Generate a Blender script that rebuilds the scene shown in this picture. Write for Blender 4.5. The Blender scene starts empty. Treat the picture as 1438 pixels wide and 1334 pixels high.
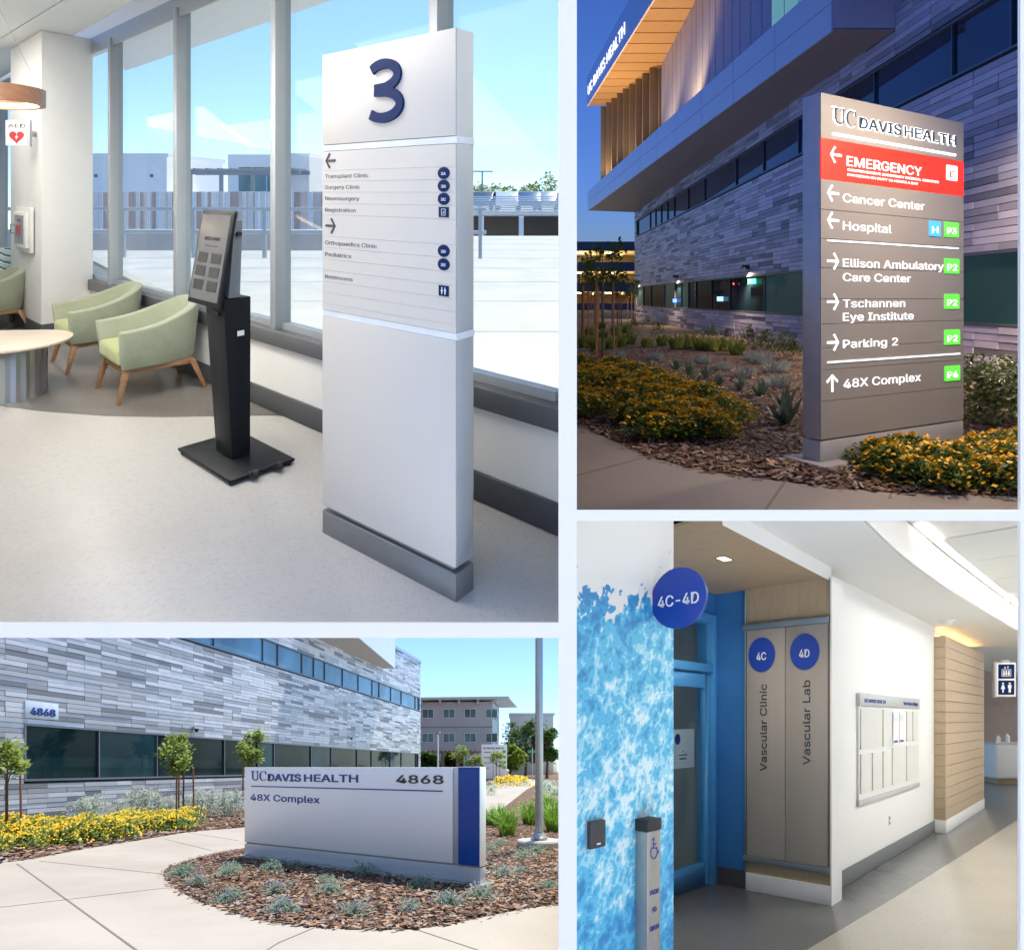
import bpy, bmesh, math, random, os
from mathutils import Vector, Matrix
random.seed(7)
S = bpy.context.scene
COL = S.collection

# ------------------------------------------------------------------ camera
F, CX, CY = 900.0, 719.0, 667.0            # focal length and centre, in photograph pixels
cam_d = bpy.data.cameras.new('camera'); cam = bpy.data.objects.new('camera', cam_d); COL.objects.link(cam)
cam_d.sensor_fit = 'HORIZONTAL'; cam_d.sensor_width = 36.0; cam_d.lens = 36.0 * F / 1438.0
cam_d.clip_start = 0.05; cam_d.clip_end = 2000.0
cam.location = (0, 0, 0); cam.rotation_euler = (math.pi / 2, 0, 0)
S.camera = cam
S.view_settings.view_transform = 'Standard'; S.view_settings.look = 'None'
S.view_settings.exposure = 0.78; S.view_settings.gamma = 1.0; S.view_settings.use_curve_mapping = False
S.cycles.use_denoising = True
S.cycles.max_bounces = 10; S.cycles.diffuse_bounces = 5; S.cycles.glossy_bounces = 4
S.cycles.transmission_bounces = 6; S.cycles.transparent_max_bounces = 16
S.cycles.sample_clamp_indirect = 6.0; S.cycles.caustics_reflective = False; S.cycles.caustics_refractive = False

# ------------------------------------------------------------------ sky and sun
SUN_AZ, SUN_EL = math.radians(27), math.radians(63)       # azimuth to the right of straight back
def sky_node(nt, el, rot, air=1.0, dust=1.0, ozone=1.0):
    n = nt.nodes.new('ShaderNodeTexSky'); n.sky_type = 'NISHITA'; n.sun_disc = False
    n.sun_elevation = el; n.sun_rotation = rot
    n.air_density = air; n.dust_density = dust; n.ozone_density = ozone
    return n
W = bpy.data.worlds.new('World'); S.world = W; W.use_nodes = True
nt = W.node_tree; bg = nt.nodes['Background']; bg.inputs[1].default_value = 0.14
sk = sky_node(nt, SUN_EL, SUN_AZ, dust=0.2, ozone=5.0); sk.altitude = 600
tc = nt.nodes.new('ShaderNodeTexCoord'); mp = nt.nodes.new('ShaderNodeMapping')
mp.inputs['Rotation'].default_value = (math.radians(-20), 0, 0)      # the upper terrace's level sets the horizon
nt.links.new(tc.outputs['Generated'], mp.inputs[0]); nt.links.new(mp.outputs[0], sk.inputs[0])
nt.links.new(sk.outputs[0], bg.inputs[0])
sun_d = bpy.data.lights.new('sun', 'SUN'); sun = bpy.data.objects.new('sun', sun_d); COL.objects.link(sun)
sun_d.energy = 3.5; sun_d.angle = math.radians(0.53); sun_d.color = (1.0, 0.955, 0.88)
to_sun = Vector((math.sin(SUN_AZ) * math.cos(SUN_EL), math.cos(SUN_AZ) * math.cos(SUN_EL), math.sin(SUN_EL)))
sun.rotation_euler = (-to_sun).to_track_quat('-Z', 'Y').to_euler()
SUN_ON = bpy.data.collections.new('in the sun'); SUN_CAST = bpy.data.collections.new('casts sun shadow')

# ------------------------------------------------------------------ places
class Place:
    """One of the four places. x right, d away from the camera, z above its own floor;
    its floor climbs or falls with the grade read off the photograph's eye level, its walls are plumb."""
    def __init__(s, horizon, eye, lit, cast):
        s.hor, s.h, s.g, s.lit, s.cast = horizon, eye, (CY - horizon) / F, lit, cast
    def w(s, x, d, z=0.0): return Vector((x, d, -s.h + s.g * d + z))
    def fl(s, px, py, z=0.0):
        d = (s.h - z) * F / (py - s.hor); return ((px - CX) / F * d, d)
    def zat(s, py, d): return s.h - (py - s.hor) * d / F
P1 = Place(270, 1.57, True, True)       # interior with the big 3, level 3 waiting room
P1X = Place(270, 1.57, True, False)     # the terrace beyond its windows
P2 = Place(420, 1.6, False, False)      # dusk
P3 = Place(1077, 1.6, True, True)       # sunny forecourt
P4 = Place(1010, 1.6, False, False)     # corridor
PW = Place(CY, 0.0, True, True)         # plain world axes

class Fr:
    """local frame: u along yaw, v behind, w up"""
    def __init__(s, pl, x=0, d=0, yaw=0.0, z=0.0):
        s.pl, s.x, s.d, s.z, s.c, s.s, s.k = pl, x, d, z, math.cos(yaw), math.sin(yaw), 1.0
    def to(s, p):
        p = (p[0]*s.k, p[1]*s.k, p[2]*s.k)
        return s.pl.w(s.x + p[0]*s.c - p[1]*s.s, s.d + p[0]*s.s + p[1]*s.c, s.z + p[2])
    def base(s): return s.pl.w(s.x, s.d, s.z)

def register(o, pl):
    if pl.lit: SUN_ON.objects.link(o)
    if pl.cast: SUN_CAST.objects.link(o)

_font = [None]
try:
    _font[0] = bpy.data.fonts.load(os.path.join(bpy.utils.system_resource('DATAFILES'), 'fonts', 'Inter.woff2'))
except Exception:
    _font[0] = None
_tc = {}
def text_geo(s, bold, ext):
    k = (s, bold, round(ext, 5))
    if k not in _tc:
        cu = bpy.data.curves.new('t', 'FONT'); cu.body = s; cu.size = 1.0
        if _font[0]: cu.font = _font[0]
        cu.offset = bold; cu.extrude = ext; cu.resolution_u = 3
        ob = bpy.data.objects.new('t', cu); me = bpy.data.meshes.new_from_object(ob)
        vs = [tuple(v.co) for v in me.vertices]; fs = [tuple(p.vertices) for p in me.polygons]
        bpy.data.objects.remove(ob); bpy.data.curves.remove(cu); bpy.data.meshes.remove(me)
        _tc[k] = (vs, fs)
    return _tc[k]

class MB:
    def __init__(s): s.v, s.f, s.m = [], [], []
    def add(s, vs, fs, m=0):
        o = len(s.v); s.v += [tuple(p) for p in vs]; s.f += [tuple(i + o for i in f) for f in fs]; s.m += [m] * len(fs); return s
    def box(s, u0, u1, v0, v1, w0, w1, m=0):
        return s.add([(u0,v0,w0),(u1,v0,w0),(u1,v1,w0),(u0,v1,w0),(u0,v0,w1),(u1,v0,w1),(u1,v1,w1),(u0,v1,w1)],
                     [(0,3,2,1),(4,5,6,7),(0,1,5,4),(1,2,6,5),(2,3,7,6),(3,0,4,7)], m)
    def prism(s, pts, a0, a1, axis='w', m=0):
        """pts counter-clockwise: (u,v) extruded along w, or (u,w) extruded along v (front is a0)"""
        n = len(pts)
        if axis == 'w': lo = [(p[0], p[1], a0) for p in pts]; hi = [(p[0], p[1], a1) for p in pts]
        else: lo = [(p[0], a1, p[1]) for p in pts]; hi = [(p[0], a0, p[1]) for p in pts]
        return s.add(lo + hi, [tuple(range(n - 1, -1, -1)), tuple(range(n, 2 * n))] +
                     [(i, (i + 1) % n, n + (i + 1) % n, n + i) for i in range(n)], m)
    def lathe(s, prof, n=24, cu=0, cv=0, m=0, cap=True, sx=1, sy=1):
        vs, fs = [], []
        for r, w in prof:
            for i in range(n):
                a = 2 * math.pi * i / n; vs.append((cu + r * sx * math.cos(a), cv + r * sy * math.sin(a), w))
        for j in range(len(prof) - 1):
            for i in range(n):
                fs.append((j*n + i, j*n + (i+1) % n, (j+1)*n + (i+1) % n, (j+1)*n + i))
        if cap: fs += [tuple(range(n - 1, -1, -1)), tuple((len(prof)-1)*n + i for i in range(n))]
        return s.add(vs, fs, m)
    def disc(s, cu, cw, r, v0, v1, n=40, m=0, rw=None):
        rw = rw or r
        return s.prism([(cu + r*math.cos(2*math.pi*i/n), cw + rw*math.sin(2*math.pi*i/n)) for i in range(n)], v0, v1, 'v', m)
    def rrect(s, u0, u1, w0, w1, r, v0, v1, m=0, n=5):
        pts = []
        for cx, cy, a in ((u1-r, w0+r, -90), (u1-r, w1-r, 0), (u0+r, w1-r, 90), (u0+r, w0+r, 180)):
            for i in range(n + 1):
                t = math.radians(a + 90 * i / n); pts.append((cx + r*math.cos(t), cy + r*math.sin(t)))
        return s.prism(pts, v0, v1, 'v', m)
    def tube(s, pts, rad, n=8, m=0):
        pts = [Vector(p) for p in pts]; rad = rad if isinstance(rad, (list, tuple)) else [rad] * len(pts)
        vs, fs = [], []; up = Vector((0.13, 0.21, 1)).normalized()
        for i, p in enumerate(pts):
            t = (pts[min(i+1, len(pts)-1)] - pts[max(i-1, 0)]).normalized()
            a = t.cross(up); a = a.normalized() if a.length > 1e-4 else Vector((1, 0, 0)); b = t.cross(a)
            for k in range(n):
                q = 2 * math.pi * k / n; vs.append(p + (a*math.cos(q) + b*math.sin(q)) * rad[i])
        for j in range(len(pts) - 1):
            for k in range(n): fs.append((j*n + k, j*n + (k+1) % n, (j+1)*n + (k+1) % n, (j+1)*n + k))
        fs += [tuple(range(n)), tuple((len(pts)-1)*n + i for i in range(n - 1, -1, -1))]
        return s.add(vs, fs, m)
    def text(s, t, u0, w0, cap, width=None, v=0.0, ext=0.003, bold=0.0, align='l', m=0, vert=False):
        sc = cap / 0.727
        vs, fs = text_geo(t, 0.0, 0.5)
        x0 = min(p[0] for p in vs); x1 = max(p[0] for p in vs)
        sx = ((width - 2*bold*sc) / (x1 - x0)) if width else sc
        W_ = (x1 - x0) * sx; off = {'l': bold*sc, 'c': -W_/2, 'r': -W_ - bold*sc}[align]
        for i, (bx, by) in enumerate(((0, 0), (1, 0), (-1, 0), (0, .6), (0, -.6), (.7, .5), (-.7, -.5), (.7, -.5), (-.7, .5)) if bold > 0 else ((0, 0),)):
            out = []; e = ext + 0.00015 * i
            for p in vs:
                a, b, c = off + (p[0] - x0) * sx + bx*bold*sc, p[1] * sc + by*bold*sc, (v if p[2] < 0 else v - e)
                out.append((u0 - b, c, w0 + a) if vert else (u0 + a, c, w0 + b))
            s.add(out, fs, m)
        return s
    def stroke(s, pts, th, v0, v1, m=0):
        """a flat ribbon of width th along (u, w) points"""
        L, R = [], []
        for i, p in enumerate(pts):
            a = pts[max(i-1, 0)]; b = pts[min(i+1, len(pts)-1)]
            tx, ty = b[0]-a[0], b[1]-a[1]; l = math.hypot(tx, ty) or 1; nx, ny = -ty/l*th/2, tx/l*th/2
            L.append((p[0]+nx, p[1]+ny)); R.append((p[0]-nx, p[1]-ny))
        for i in range(len(pts) - 1): s.prism([R[i], R[i+1], L[i+1], L[i]], v0, v1, 'v', m)
        return s
    def leafset(s, pts, size, m=0, flat=0.35, rnd=random, asp=0.5):
        for p in pts:
            z = size * rnd.uniform(0.7, 1.3)
            a = rnd.uniform(0, 6.283); t = rnd.uniform(-flat, 1.0)
            d = Vector((math.cos(a), math.sin(a), t)).normalized(); q = Vector((-math.sin(a), math.cos(a), rnd.uniform(-.5, .5))).normalized() * z * asp
            p = Vector(p); e = p + d * z
            s.add([p, p + d*z*0.5 + q*0.5, e, p + d*z*0.5 - q*0.5], [(0, 1, 2, 3)], m)
        return s

def build(mb, name, mats, fr, parent=None, base=None, bevel=0.0, smooth=False, seg=2, kind=None):
    """one mesh object; its origin is the thing's base, its vertices follow the place's plumb walls and grade"""
    b = base if base is not None else fr.base()
    me = bpy.data.meshes.new(name)
    me.from_pydata([fr.to(p) - b for p in mb.v], [], mb.f)
    mats = mats if isinstance(mats, (list, tuple)) else [mats]
    for m in mats: me.materials.append(m)
    if len(mats) > 1: me.polygons.foreach_set('material_index', mb.m)
    if bevel:
        bm = bmesh.new(); bm.from_mesh(me); bmesh.ops.remove_doubles(bm, verts=bm.verts, dist=1e-5)
        ed = [e for e in bm.edges if len(e.link_faces) == 2 and e.calc_face_angle(0) > 0.5]
        bmesh.ops.bevel(bm, geom=ed, offset=bevel, segments=seg, profile=0.5, affect='EDGES', clamp_overlap=True)
        bm.to_mesh(me); bm.free()
    if smooth or bevel:
        me.polygons.foreach_set('use_smooth', [True] * len(me.polygons)); me.set_sharp_from_angle(angle=math.radians(38))
    me.update()
    o = bpy.data.objects.new(name, me); COL.objects.link(o); register(o, fr.pl)
    if parent is None: o.location = b
    else: o.parent = parent
    if kind: o['kind'] = kind
    return o
def tag(o, label, cat, group=None):
    o['label'] = label; o['category'] = cat
    if group: o['group'] = group
    return o
def thing(name, label, cat, fr, group=None):
    o = bpy.data.objects.new(name, None); COL.objects.link(o); o.location = fr.base(); o.empty_display_size = 0.1
    return tag(o, label, cat, group)
def dup(root, pl, loc, label=None, scale=1.0, rotz=0.0):
    r = root.copy(); COL.objects.link(r); r.location = loc; r.scale = (scale,) * 3; r.rotation_euler = (0, 0, rotz)
    if root.type == 'MESH': register(r, pl)
    if label: r['label'] = label
    for ch in list(root.children):
        c = ch.copy(); COL.objects.link(c); c.parent = r; register(c, pl)
        for g in list(ch.children):
            q = g.copy(); COL.objects.link(q); q.parent = c; register(q, pl)
    return r
def lamp(name, typ, fr, p, energy, color, parent, size=0.1, rot=None, size_y=None, spot=None):
    l = bpy.data.lights.new(name, typ); l.energy = energy; l.color = color
    if typ == 'AREA':
        l.size = size
        if size_y: l.shape = 'RECTANGLE'; l.size_y = size_y
    else: l.shadow_soft_size = size
    if typ == 'SPOT': l.spot_size = spot or 2.0; l.spot_blend = 0.6
    o = bpy.data.objects.new(name, l); COL.objects.link(o)
    o.parent = parent; o.location = fr.to(p) - parent.location
    if rot: o.rotation_euler = rot
    return o

# ------------------------------------------------------------------ materials
def new_mat(name):
    m = bpy.data.materials.new(name); m.use_nodes = True
    return m, m.node_tree, m.node_tree.nodes['Principled BSDF']
def coords(nt, which='Object', scale=(1, 1, 1)):
    t = nt.nodes.new('ShaderNodeTexCoord'); mp = nt.nodes.new('ShaderNodeMapping'); mp.inputs['Scale'].default_value = scale
    nt.links.new(t.outputs[which], mp.inputs[0]); return mp.outputs[0]
def noise(nt, vec, scale, detail=4, rough=0.55, dist=0.0):
    n = nt.nodes.new('ShaderNodeTexNoise'); n.inputs['Scale'].default_value = scale; n.inputs['Detail'].default_value = detail
    n.inputs['Roughness'].default_value = rough; n.inputs['Distortion'].default_value = dist
    nt.links.new(vec, n.inputs['Vector']); return n.outputs['Fac']
def ramp(nt, fac, stops, interp='LINEAR'):
    r = nt.nodes.new('ShaderNodeValToRGB'); r.color_ramp.interpolation = interp
    e = r.color_ramp.elements
    while len(e) < len(stops): e.new(0.5)
    for el, (p, c) in zip(e, stops): el.position = p; el.color = (*c[:3], 1)
    nt.links.new(fac, r.inputs[0]); return r.outputs[0]
def mixc(nt, a, b, fac, mode='MIX'):
    n = nt.nodes.new('ShaderNodeMix'); n.data_type = 'RGBA'; n.blend_type = mode
    for sock, val in ((n.inputs['A'], a), (n.inputs['B'], b), (n.inputs['Factor'], fac)):
        if hasattr(val, 'is_output'): nt.links.new(val, sock)
        elif isinstance(val, (int, float)): sock.default_value = val
        else: sock.default_value = (*val[:3], 1)
    return n.outputs['Result']
def bump(nt, bs, h, strength, dist=0.01):
    b = nt.nodes.new('ShaderNodeBump'); b.inputs['Strength'].default_value = strength; b.inputs['Distance'].default_value = dist
    nt.links.new(h, b.inputs['Height']); nt.links.new(b.outputs[0], bs.inputs['Normal'])
def pm(name, col, rough=0.5, metal=0.0, var=0.06, scale=6.0, bmp=0.0, bscale=80.0, spec=0.5, stretch=(1, 1, 1), col2=None, coat=0.0):
    m, nt, bs = new_mat(name)
    v = coords(nt, 'Object', stretch); n = noise(nt, v, scale)
    c2 = col2 or tuple(max(0, c * (1 + var)) for c in col); c1 = tuple(max(0, c * (1 - var)) for c in col)
    nt.links.new(ramp(nt, n, [(0.3, c1), (0.7, c2)]), bs.inputs['Base Color'])
    bs.inputs['Metallic'].default_value = metal; bs.inputs['Specular IOR Level'].default_value = spec
    rr = nt.nodes.new('ShaderNodeMapRange'); rr.inputs['To Min'].default_value = max(0.02, rough - 0.05); rr.inputs['To Max'].default_value = min(1, rough + 0.05)
    nt.links.new(n, rr.inputs['Value']); nt.links.new(rr.outputs[0], bs.inputs['Roughness'])
    if coat: bs.inputs['Coat Weight'].default_value = coat
    if bmp: bump(nt, bs, noise(nt, v, bscale, 3), bmp)
    return m
def em(name, col, strength, big=False):
    m, nt, bs = new_mat(name)
    bs.inputs['Base Color'].default_value = (*[min(0.9, c) for c in col], 1)
    bs.inputs['Emission Color'].default_value = (*col, 1); bs.inputs['Emission Strength'].default_value = strength
    if not big: m.cycles.emission_sampling = 'NONE'
    return m
def clear_glass(name, tint=(0.93, 0.97, 0.98), refl=0.07, rough=0.0):
    m = bpy.data.materials.new(name); m.use_nodes = True; nt = m.node_tree; nt.nodes.clear()
    o = nt.nodes.new('ShaderNodeOutputMaterial'); mx = nt.nodes.new('ShaderNodeMixShader')
    t = nt.nodes.new('ShaderNodeBsdfTransparent'); t.inputs[0].default_value = (*tint, 1)
    g = nt.nodes.new('ShaderNodeBsdfGlossy'); g.inputs['Roughness'].default_value = rough
    lw = nt.nodes.new('ShaderNodeLayerWeight'); lw.inputs[0].default_value = 0.5
    pw = nt.nodes.new('ShaderNodeMath'); pw.operation = 'POWER'; pw.inputs[1].default_value = 4.0
    mu = nt.nodes.new('ShaderNodeMath'); mu.operation = 'MULTIPLY_ADD'; mu.inputs[1].default_value = 0.22; mu.inputs[2].default_value = refl * 0.2
    mu.use_clamp = True
    nt.links.new(lw.outputs['Facing'], pw.inputs[0]); nt.links.new(pw.outputs[0], mu.inputs[0]); nt.links.new(mu.outputs[0], mx.inputs[0])
    nt.links.new(t.outputs[0], mx.inputs[1]); nt.links.new(g.outputs[0], mx.inputs[2]); nt.links.new(mx.outputs[0], o.inputs[0])
    return m
def dark_glass(name, col, rough=0.04, spec=0.5):
    m, nt, bs = new_mat(name)
    n = noise(nt, coords(nt, 'Object', (1, 1, 1)), 0.35, 2)
    nt.links.new(ramp(nt, n, [(0.35, tuple(c*0.6 for c in col)), (0.65, tuple(c*1.4 for c in col))]), bs.inputs['Base Color'])
    bs.inputs['Roughness'].default_value = rough; bs.inputs['Specular IOR Level'].default_value = spec
    return m
def wood(name, c1, c2, rough=0.45, sc=(1.5, 1.5, 14), axis_scale=None, bmp=0.05):
    m, nt, bs = new_mat(name)
    v = coords(nt, 'Object', sc); n = noise(nt, v, 3.2, 6, 0.62, 0.6)
    f = noise(nt, v, 26, 3, 0.6)
    base = ramp(nt, n, [(0.25, c1), (0.75, c2)])
    nt.links.new(mixc(nt, base, tuple(c*0.72 for c in c1), ramp(nt, f, [(0.5, (0, 0, 0)), (0.85, (0.6, 0.6, 0.6))])), bs.inputs['Base Color'])
    bs.inputs['Roughness'].default_value = rough
    if bmp: bump(nt, bs, f, bmp, 0.004)
    return m
def foliage(name, c1, c2, trans=0.25, scale=9.0):
    m, nt, bs = new_mat(name)
    n = noise(nt, coords(nt), scale, 2)
    nt.links.new(ramp(nt, n, [(0.3, c1), (0.7, c2)]), bs.inputs['Base Color'])
    bs.inputs['Roughness'].default_value = 0.55; bs.inputs['Specular IOR Level'].default_value = 0.3
    bs.inputs['Subsurface Weight'].default_value = 0.0
    t = nt.nodes.new('ShaderNodeBsdfTranslucent'); t.inputs[0].default_value = (*[c * 1.3 for c in c2], 1)
    mx = nt.nodes.new('ShaderNodeMixShader'); mx.inputs[0].default_value = trans
    nt.links.new(bs.outputs[0], mx.inputs[1]); nt.links.new(t.outputs[0], mx.inputs[2])
    nt.links.new(mx.outputs[0], nt.nodes['Material Output'].inputs[0])
    return m
def sky_mat(name, g, el, rot, strength, air=1.0, dust=1.0, ozone=1.0, tint=None, alt=0.0):
    """a sky dome's own light: the Sky Texture seen from the place's level eye"""
    m = bpy.data.materials.new(name); m.use_nodes = True; nt = m.node_tree; nt.nodes.clear()
    o = nt.nodes.new('ShaderNodeOutputMaterial'); e = nt.nodes.new('ShaderNodeEmission')
    ge = nt.nodes.new('ShaderNodeNewGeometry'); sp = nt.nodes.new('ShaderNodeSeparateXYZ'); cb = nt.nodes.new('ShaderNodeCombineXYZ')
    nt.links.new(ge.outputs['Position'], sp.inputs[0])
    mu = nt.nodes.new('ShaderNodeMath'); mu.operation = 'MULTIPLY_ADD'; mu.inputs[1].default_value = -g
    nt.links.new(sp.outputs[1], mu.inputs[0]); nt.links.new(sp.outputs[2], mu.inputs[2])
    nt.links.new(sp.outputs[0], cb.inputs[0]); nt.links.new(sp.outputs[1], cb.inputs[1]); nt.links.new(mu.outputs[0], cb.inputs[2])
    no = nt.nodes.new('ShaderNodeVectorMath'); no.operation = 'NORMALIZE'; nt.links.new(cb.outputs[0], no.inputs[0])
    s = sky_node(nt, el, rot, air, dust, ozone); s.altitude = alt; nt.links.new(no.outputs[0], s.inputs[0])
    c = s.outputs[0]
    if tint: c = mixc(nt, c, tint, 1.0, 'MULTIPLY')
    nt.links.new(c, e.inputs[0]); e.inputs[1].default_value = strength; nt.links.new(e.outputs[0], o.inputs[0])
    return m

white_paint = pm('white paint', (0.80, 0.80, 0.79), 0.55, var=0.015, bmp=0.02, bscale=220)
white_page = pm('white page', (0.97, 0.93, 0.885), 0.9, var=0.004, spec=0.2)
black_rubber = pm('black rubber', (0.02, 0.02, 0.022), 0.6)
dark_base = pm('dark vinyl base', (0.075, 0.078, 0.085), 0.45)
alu = pm('brushed aluminium', (0.62, 0.64, 0.66), 0.32, metal=0.9, var=0.04, scale=3, stretch=(1, 1, 40), bmp=0.02)
alu_paint = pm('aluminium paint', (0.48, 0.52, 0.57), 0.38, metal=0.35, var=0.03)
grey_steel = pm('galvanised steel', (0.35, 0.36, 0.37), 0.45, metal=0.7, var=0.1)
navy = pm('navy blue enamel', (0.002, 0.020, 0.105), 0.6, var=0.03, spec=0.12)
ink = pm('charcoal ink', (0.035, 0.038, 0.045), 0.5)
white_ink = pm('white vinyl', (0.85, 0.85, 0.85), 0.5, var=0.01)
concrete = None

# ------------------------------------------------------------------ plants
def dome_pts(n, r, h, rnd, shell=0.55, z0=0.02):
    out = []
    while len(out) < n:
        a = rnd.uniform(0, 6.283); q = rnd.uniform(shell, 1.0) ** 0.8; t = rnd.uniform(0, 1.57)
        rr = r * q * math.cos(t) * (0.85 + 0.3 * math.sin(a * 3 + r * 9) * 0.5 + 0.15 * math.sin(a*5+1))
        out.append((rr * math.cos(a), rr * math.sin(a), z0 + h * q * math.sin(t)))
    return out

# ================================================================== the white wall with its four openings
D0 = 2.2
def rect_px(x0, y0, x1, y1, d=D0): return ((x0-CX)/F*d, (x1-CX)/F*d, (CY-y1)/F*d, (CY-y0)/F*d)
frW = Fr(PW)
mb = MB()
xs = [-3.6, *[(p-CX)/F*D0 for p in (-40, 784.5, 810, 1433)], 3.6]
col_cuts = {1: [(-30, 874.5), (895.5, 1350)], 3: [(-30, 716), (731.5, 1350)]}
for i in range(5):
    zz = [-1.75]
    if i in col_cuts:
        for a, b in reversed(col_cuts[i]): zz += [(CY-b)/F*D0, (CY-a)/F*D0]
    zz.append(1.8)
    for j in range(0, len(zz), 2):
        if zz[j+1] > zz[j]: mb.box(xs[i], xs[i+1], D0, D0 + 0.012, zz[j], zz[j+1])
build(mb, 'white_wall', white_page, frW, kind='structure')
mb = MB(); mb.box(-40, 40, -60, D0 - 0.01, -6.1, -6.0)  # unseen white floor added to bounce sunlight onto the white wall
build(mb, 'bounce_floor', pm('white bounce floor', (0.90, 0.88, 0.84), 0.7, var=0.02), frW, kind='structure')
# thin partitions that divide the places, along the sight lines of the white wall's bars
mb = MB(); k = 0.0858
PQ = Place(CY, 0.0, False, False)
mb.add([(k*2.215, 2.215, -2.2), (k*4, 4, -2.9), (k*4, 4, 5.2), (k*2.215, 2.215, 2.9), (k*195, 195, -14), (k*195, 195, 250)], [(0, 1, 2, 3), (1, 4, 5, 2)])
build(mb, 'partition_wall', white_paint, Fr(PQ), kind='structure')
build(MB().add([(.0855*2.22, 2.22, -.62), (.0855*4.2, 4.2, .2), (.0855*4.2, 4.2, 4.4), (.0855*2.22, 2.22, 3.6)], [(0, 1, 2, 3)]), 'partition_wall', white_paint, frW, kind='structure')  # unseen sheet added to block sun from the waiting room's right side
mb = MB(); k = -0.0645
mb.add([(.0865*2.215, 2.215, k*2.215), (3.2, 2.215, k*2.215), (11, 9, k*9), (.0865*9, 9, k*9)], [(0, 1, 2, 3)])
build(mb, 'partition_floor', white_paint, Fr(PQ), kind='structure')

# sky domes of the two places that lie under others
def pyramid(name, mat, d0, d1, left, right, low, high):
    vs = []
    for d in (d0, d1):
        vs += [(left(d), d, low(d)), (right(d), d, low(d)), (right(d), d, high(d)), (left(d), d, high(d))]
    m = MB().add(vs, [(0, 1, 5, 4), (1, 2, 6, 5), (2, 3, 7, 6), (3, 0, 4, 7), (4, 5, 6, 7)])
    o = build(m, name, mat, Fr(Place(CY, 0, False, False)), kind='structure'); return o
dusk = sky_mat('dusk sky light', P2.g, math.radians(3.0), math.radians(180), 0.185, dust=0.4, ozone=3.0, tint=(0.48, 0.52, 1.0))
pyramid('sky', dusk, 2.24, 190, lambda d: .0865*d, lambda d: 1.35*d, lambda d: -.0625*d, lambda d: 1.25*d)
day = sky_mat('day sky light', P3.g, SUN_EL, SUN_AZ, 0.145, dust=0.0, air=0.85, ozone=7.0, alt=1200)
pyramid('sky', day, 2.75, 260, lambda d: -1.4*d, lambda d: .0815*d, lambda d: -1.6 + P3.g*d - .25, lambda d: -1.3 + .25*d)

# ================================================================== place 1: waiting room on level 3
A1 = (0.212, 2.938); YW = math.atan2(-0.654, 0.757)        # window wall line; u runs towards the camera's right
frw = Fr(P1, A1[0], A1[1], YW)                              # u = 0 at A1, negative u runs away; v is outdoors
frx = Fr(P1X, A1[0], A1[1], YW)
def vinyl(name, c1, c2):
    m, nt, bs = new_mat(name)
    v = coords(nt, 'Object', (1, 1, 1)); v2 = coords(nt, 'Object', (60, 9, 9)); v3 = coords(nt, 'Object', (9, 60, 9))
    a = noise(nt, v2, 3, 3); b = noise(nt, v3, 3, 3); big = noise(nt, v, 0.9, 4)
    ad = nt.nodes.new('ShaderNodeMath'); ad.operation = 'ADD'; nt.links.new(a, ad.inputs[0]); nt.links.new(b, ad.inputs[1])
    base = ramp(nt, ad.outputs[0], [(0.75, c1), (1.2, c2)])
    nt.links.new(mixc(nt, base, tuple(c*0.9 for c in c1), ramp(nt, big, [(0.45, (0, 0, 0)), (0.75, (0.5,)*3)])), bs.inputs['Base Color'])
    bs.inputs['Roughness'].default_value = 0.27; bump(nt, bs, ad.outputs[0], 0.015, 0.002)
    return m
f_light = vinyl('pale vinyl floor', (0.45, 0.43, 0.405), (0.53, 0.51, 0.485))
f_dark = vinyl('grey vinyl floor', (0.135, 0.122, 0.115), (0.185, 0.17, 0.16))
fr0 = Fr(P1)
def plan(pl, pts, z0, z1, name, mat, kind='structure', parent=None, base=None):
    return build(MB().prism(pts, z0, z1), name, mat, Fr(pl), parent=parent, base=base, kind=kind)
def wpt(u, v): return (A1[0] + u*frw.c - v*frw.s, A1[1] + u*frw.s + v*frw.c)
LW = (-3.1, 2.25)
plan(P1, [(-3.15, 2.32), (0.199, 2.32), wpt(0.035, 0.0), wpt(-12.5, 0.0)], -0.02, 0.0, 'floor', f_light)
arc = [P1.fl(px, py) for px, py in ((-60, 560), (0, 570), (60, 578), (150, 584.5), (230, 586), (300, 585), (360, 584), (398, 583))]
arc = [(-6.2, 4.9)] + arc
plan(P1, arc + [wpt(-2.39, -0.01), wpt(-12.4, -0.01)], 0.0, 0.003, 'carpet_floor', f_dark)
plan(P1, [LW, (0.185, 2.25), (1.2, 2.25), wpt(1.2, 2.3), wpt(-12.5, 2.3)], 4.0, 4.2, 'roof', white_paint)  # eaves and right end added unseen to keep sun out of the room
# ceiling: main panels and the soffit beside the glass, with slots between
ceil_m = pm('ceiling panels', (0.74, 0.745, 0.74), 0.6, var=0.01)
for a, b in ((0.03, 0.72), (0.745, 1.95), (1.962, 3.2), (3.212, 9.0)):
    pts = []
    for u, v in ((-12.5, -b), (0.6, -b), (0.6, -a), (-12.5, -a)):
        pts.append(wpt(u, v))
    pts = [(min(x, 0.0865*d - 0.01) if x > 0 else x, max(d, 2.24)) for x, d in pts]
    plan(P1, pts, 3.30, 3.36, 'ceiling_panel' if a > 0.1 else 'ceiling', ceil_m)
build(MB().add([(*LW, 0), (*wpt(-12.5, 0), 0), (*wpt(-12.5, 0), 4.0), (*LW, 4.0)], [(0, 1, 2, 3)]), 'wall_left', white_paint, fr0, kind='structure')
build(MB().add([(-3.1, 2.24, 0), (-3.1, 2.24, 4.0), (-2.6, 2.24, 4.0), (-2.6, 2.24, 0)], [(0, 1, 2, 3)]), 'wall_front', white_paint, fr0, kind='structure')
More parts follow.
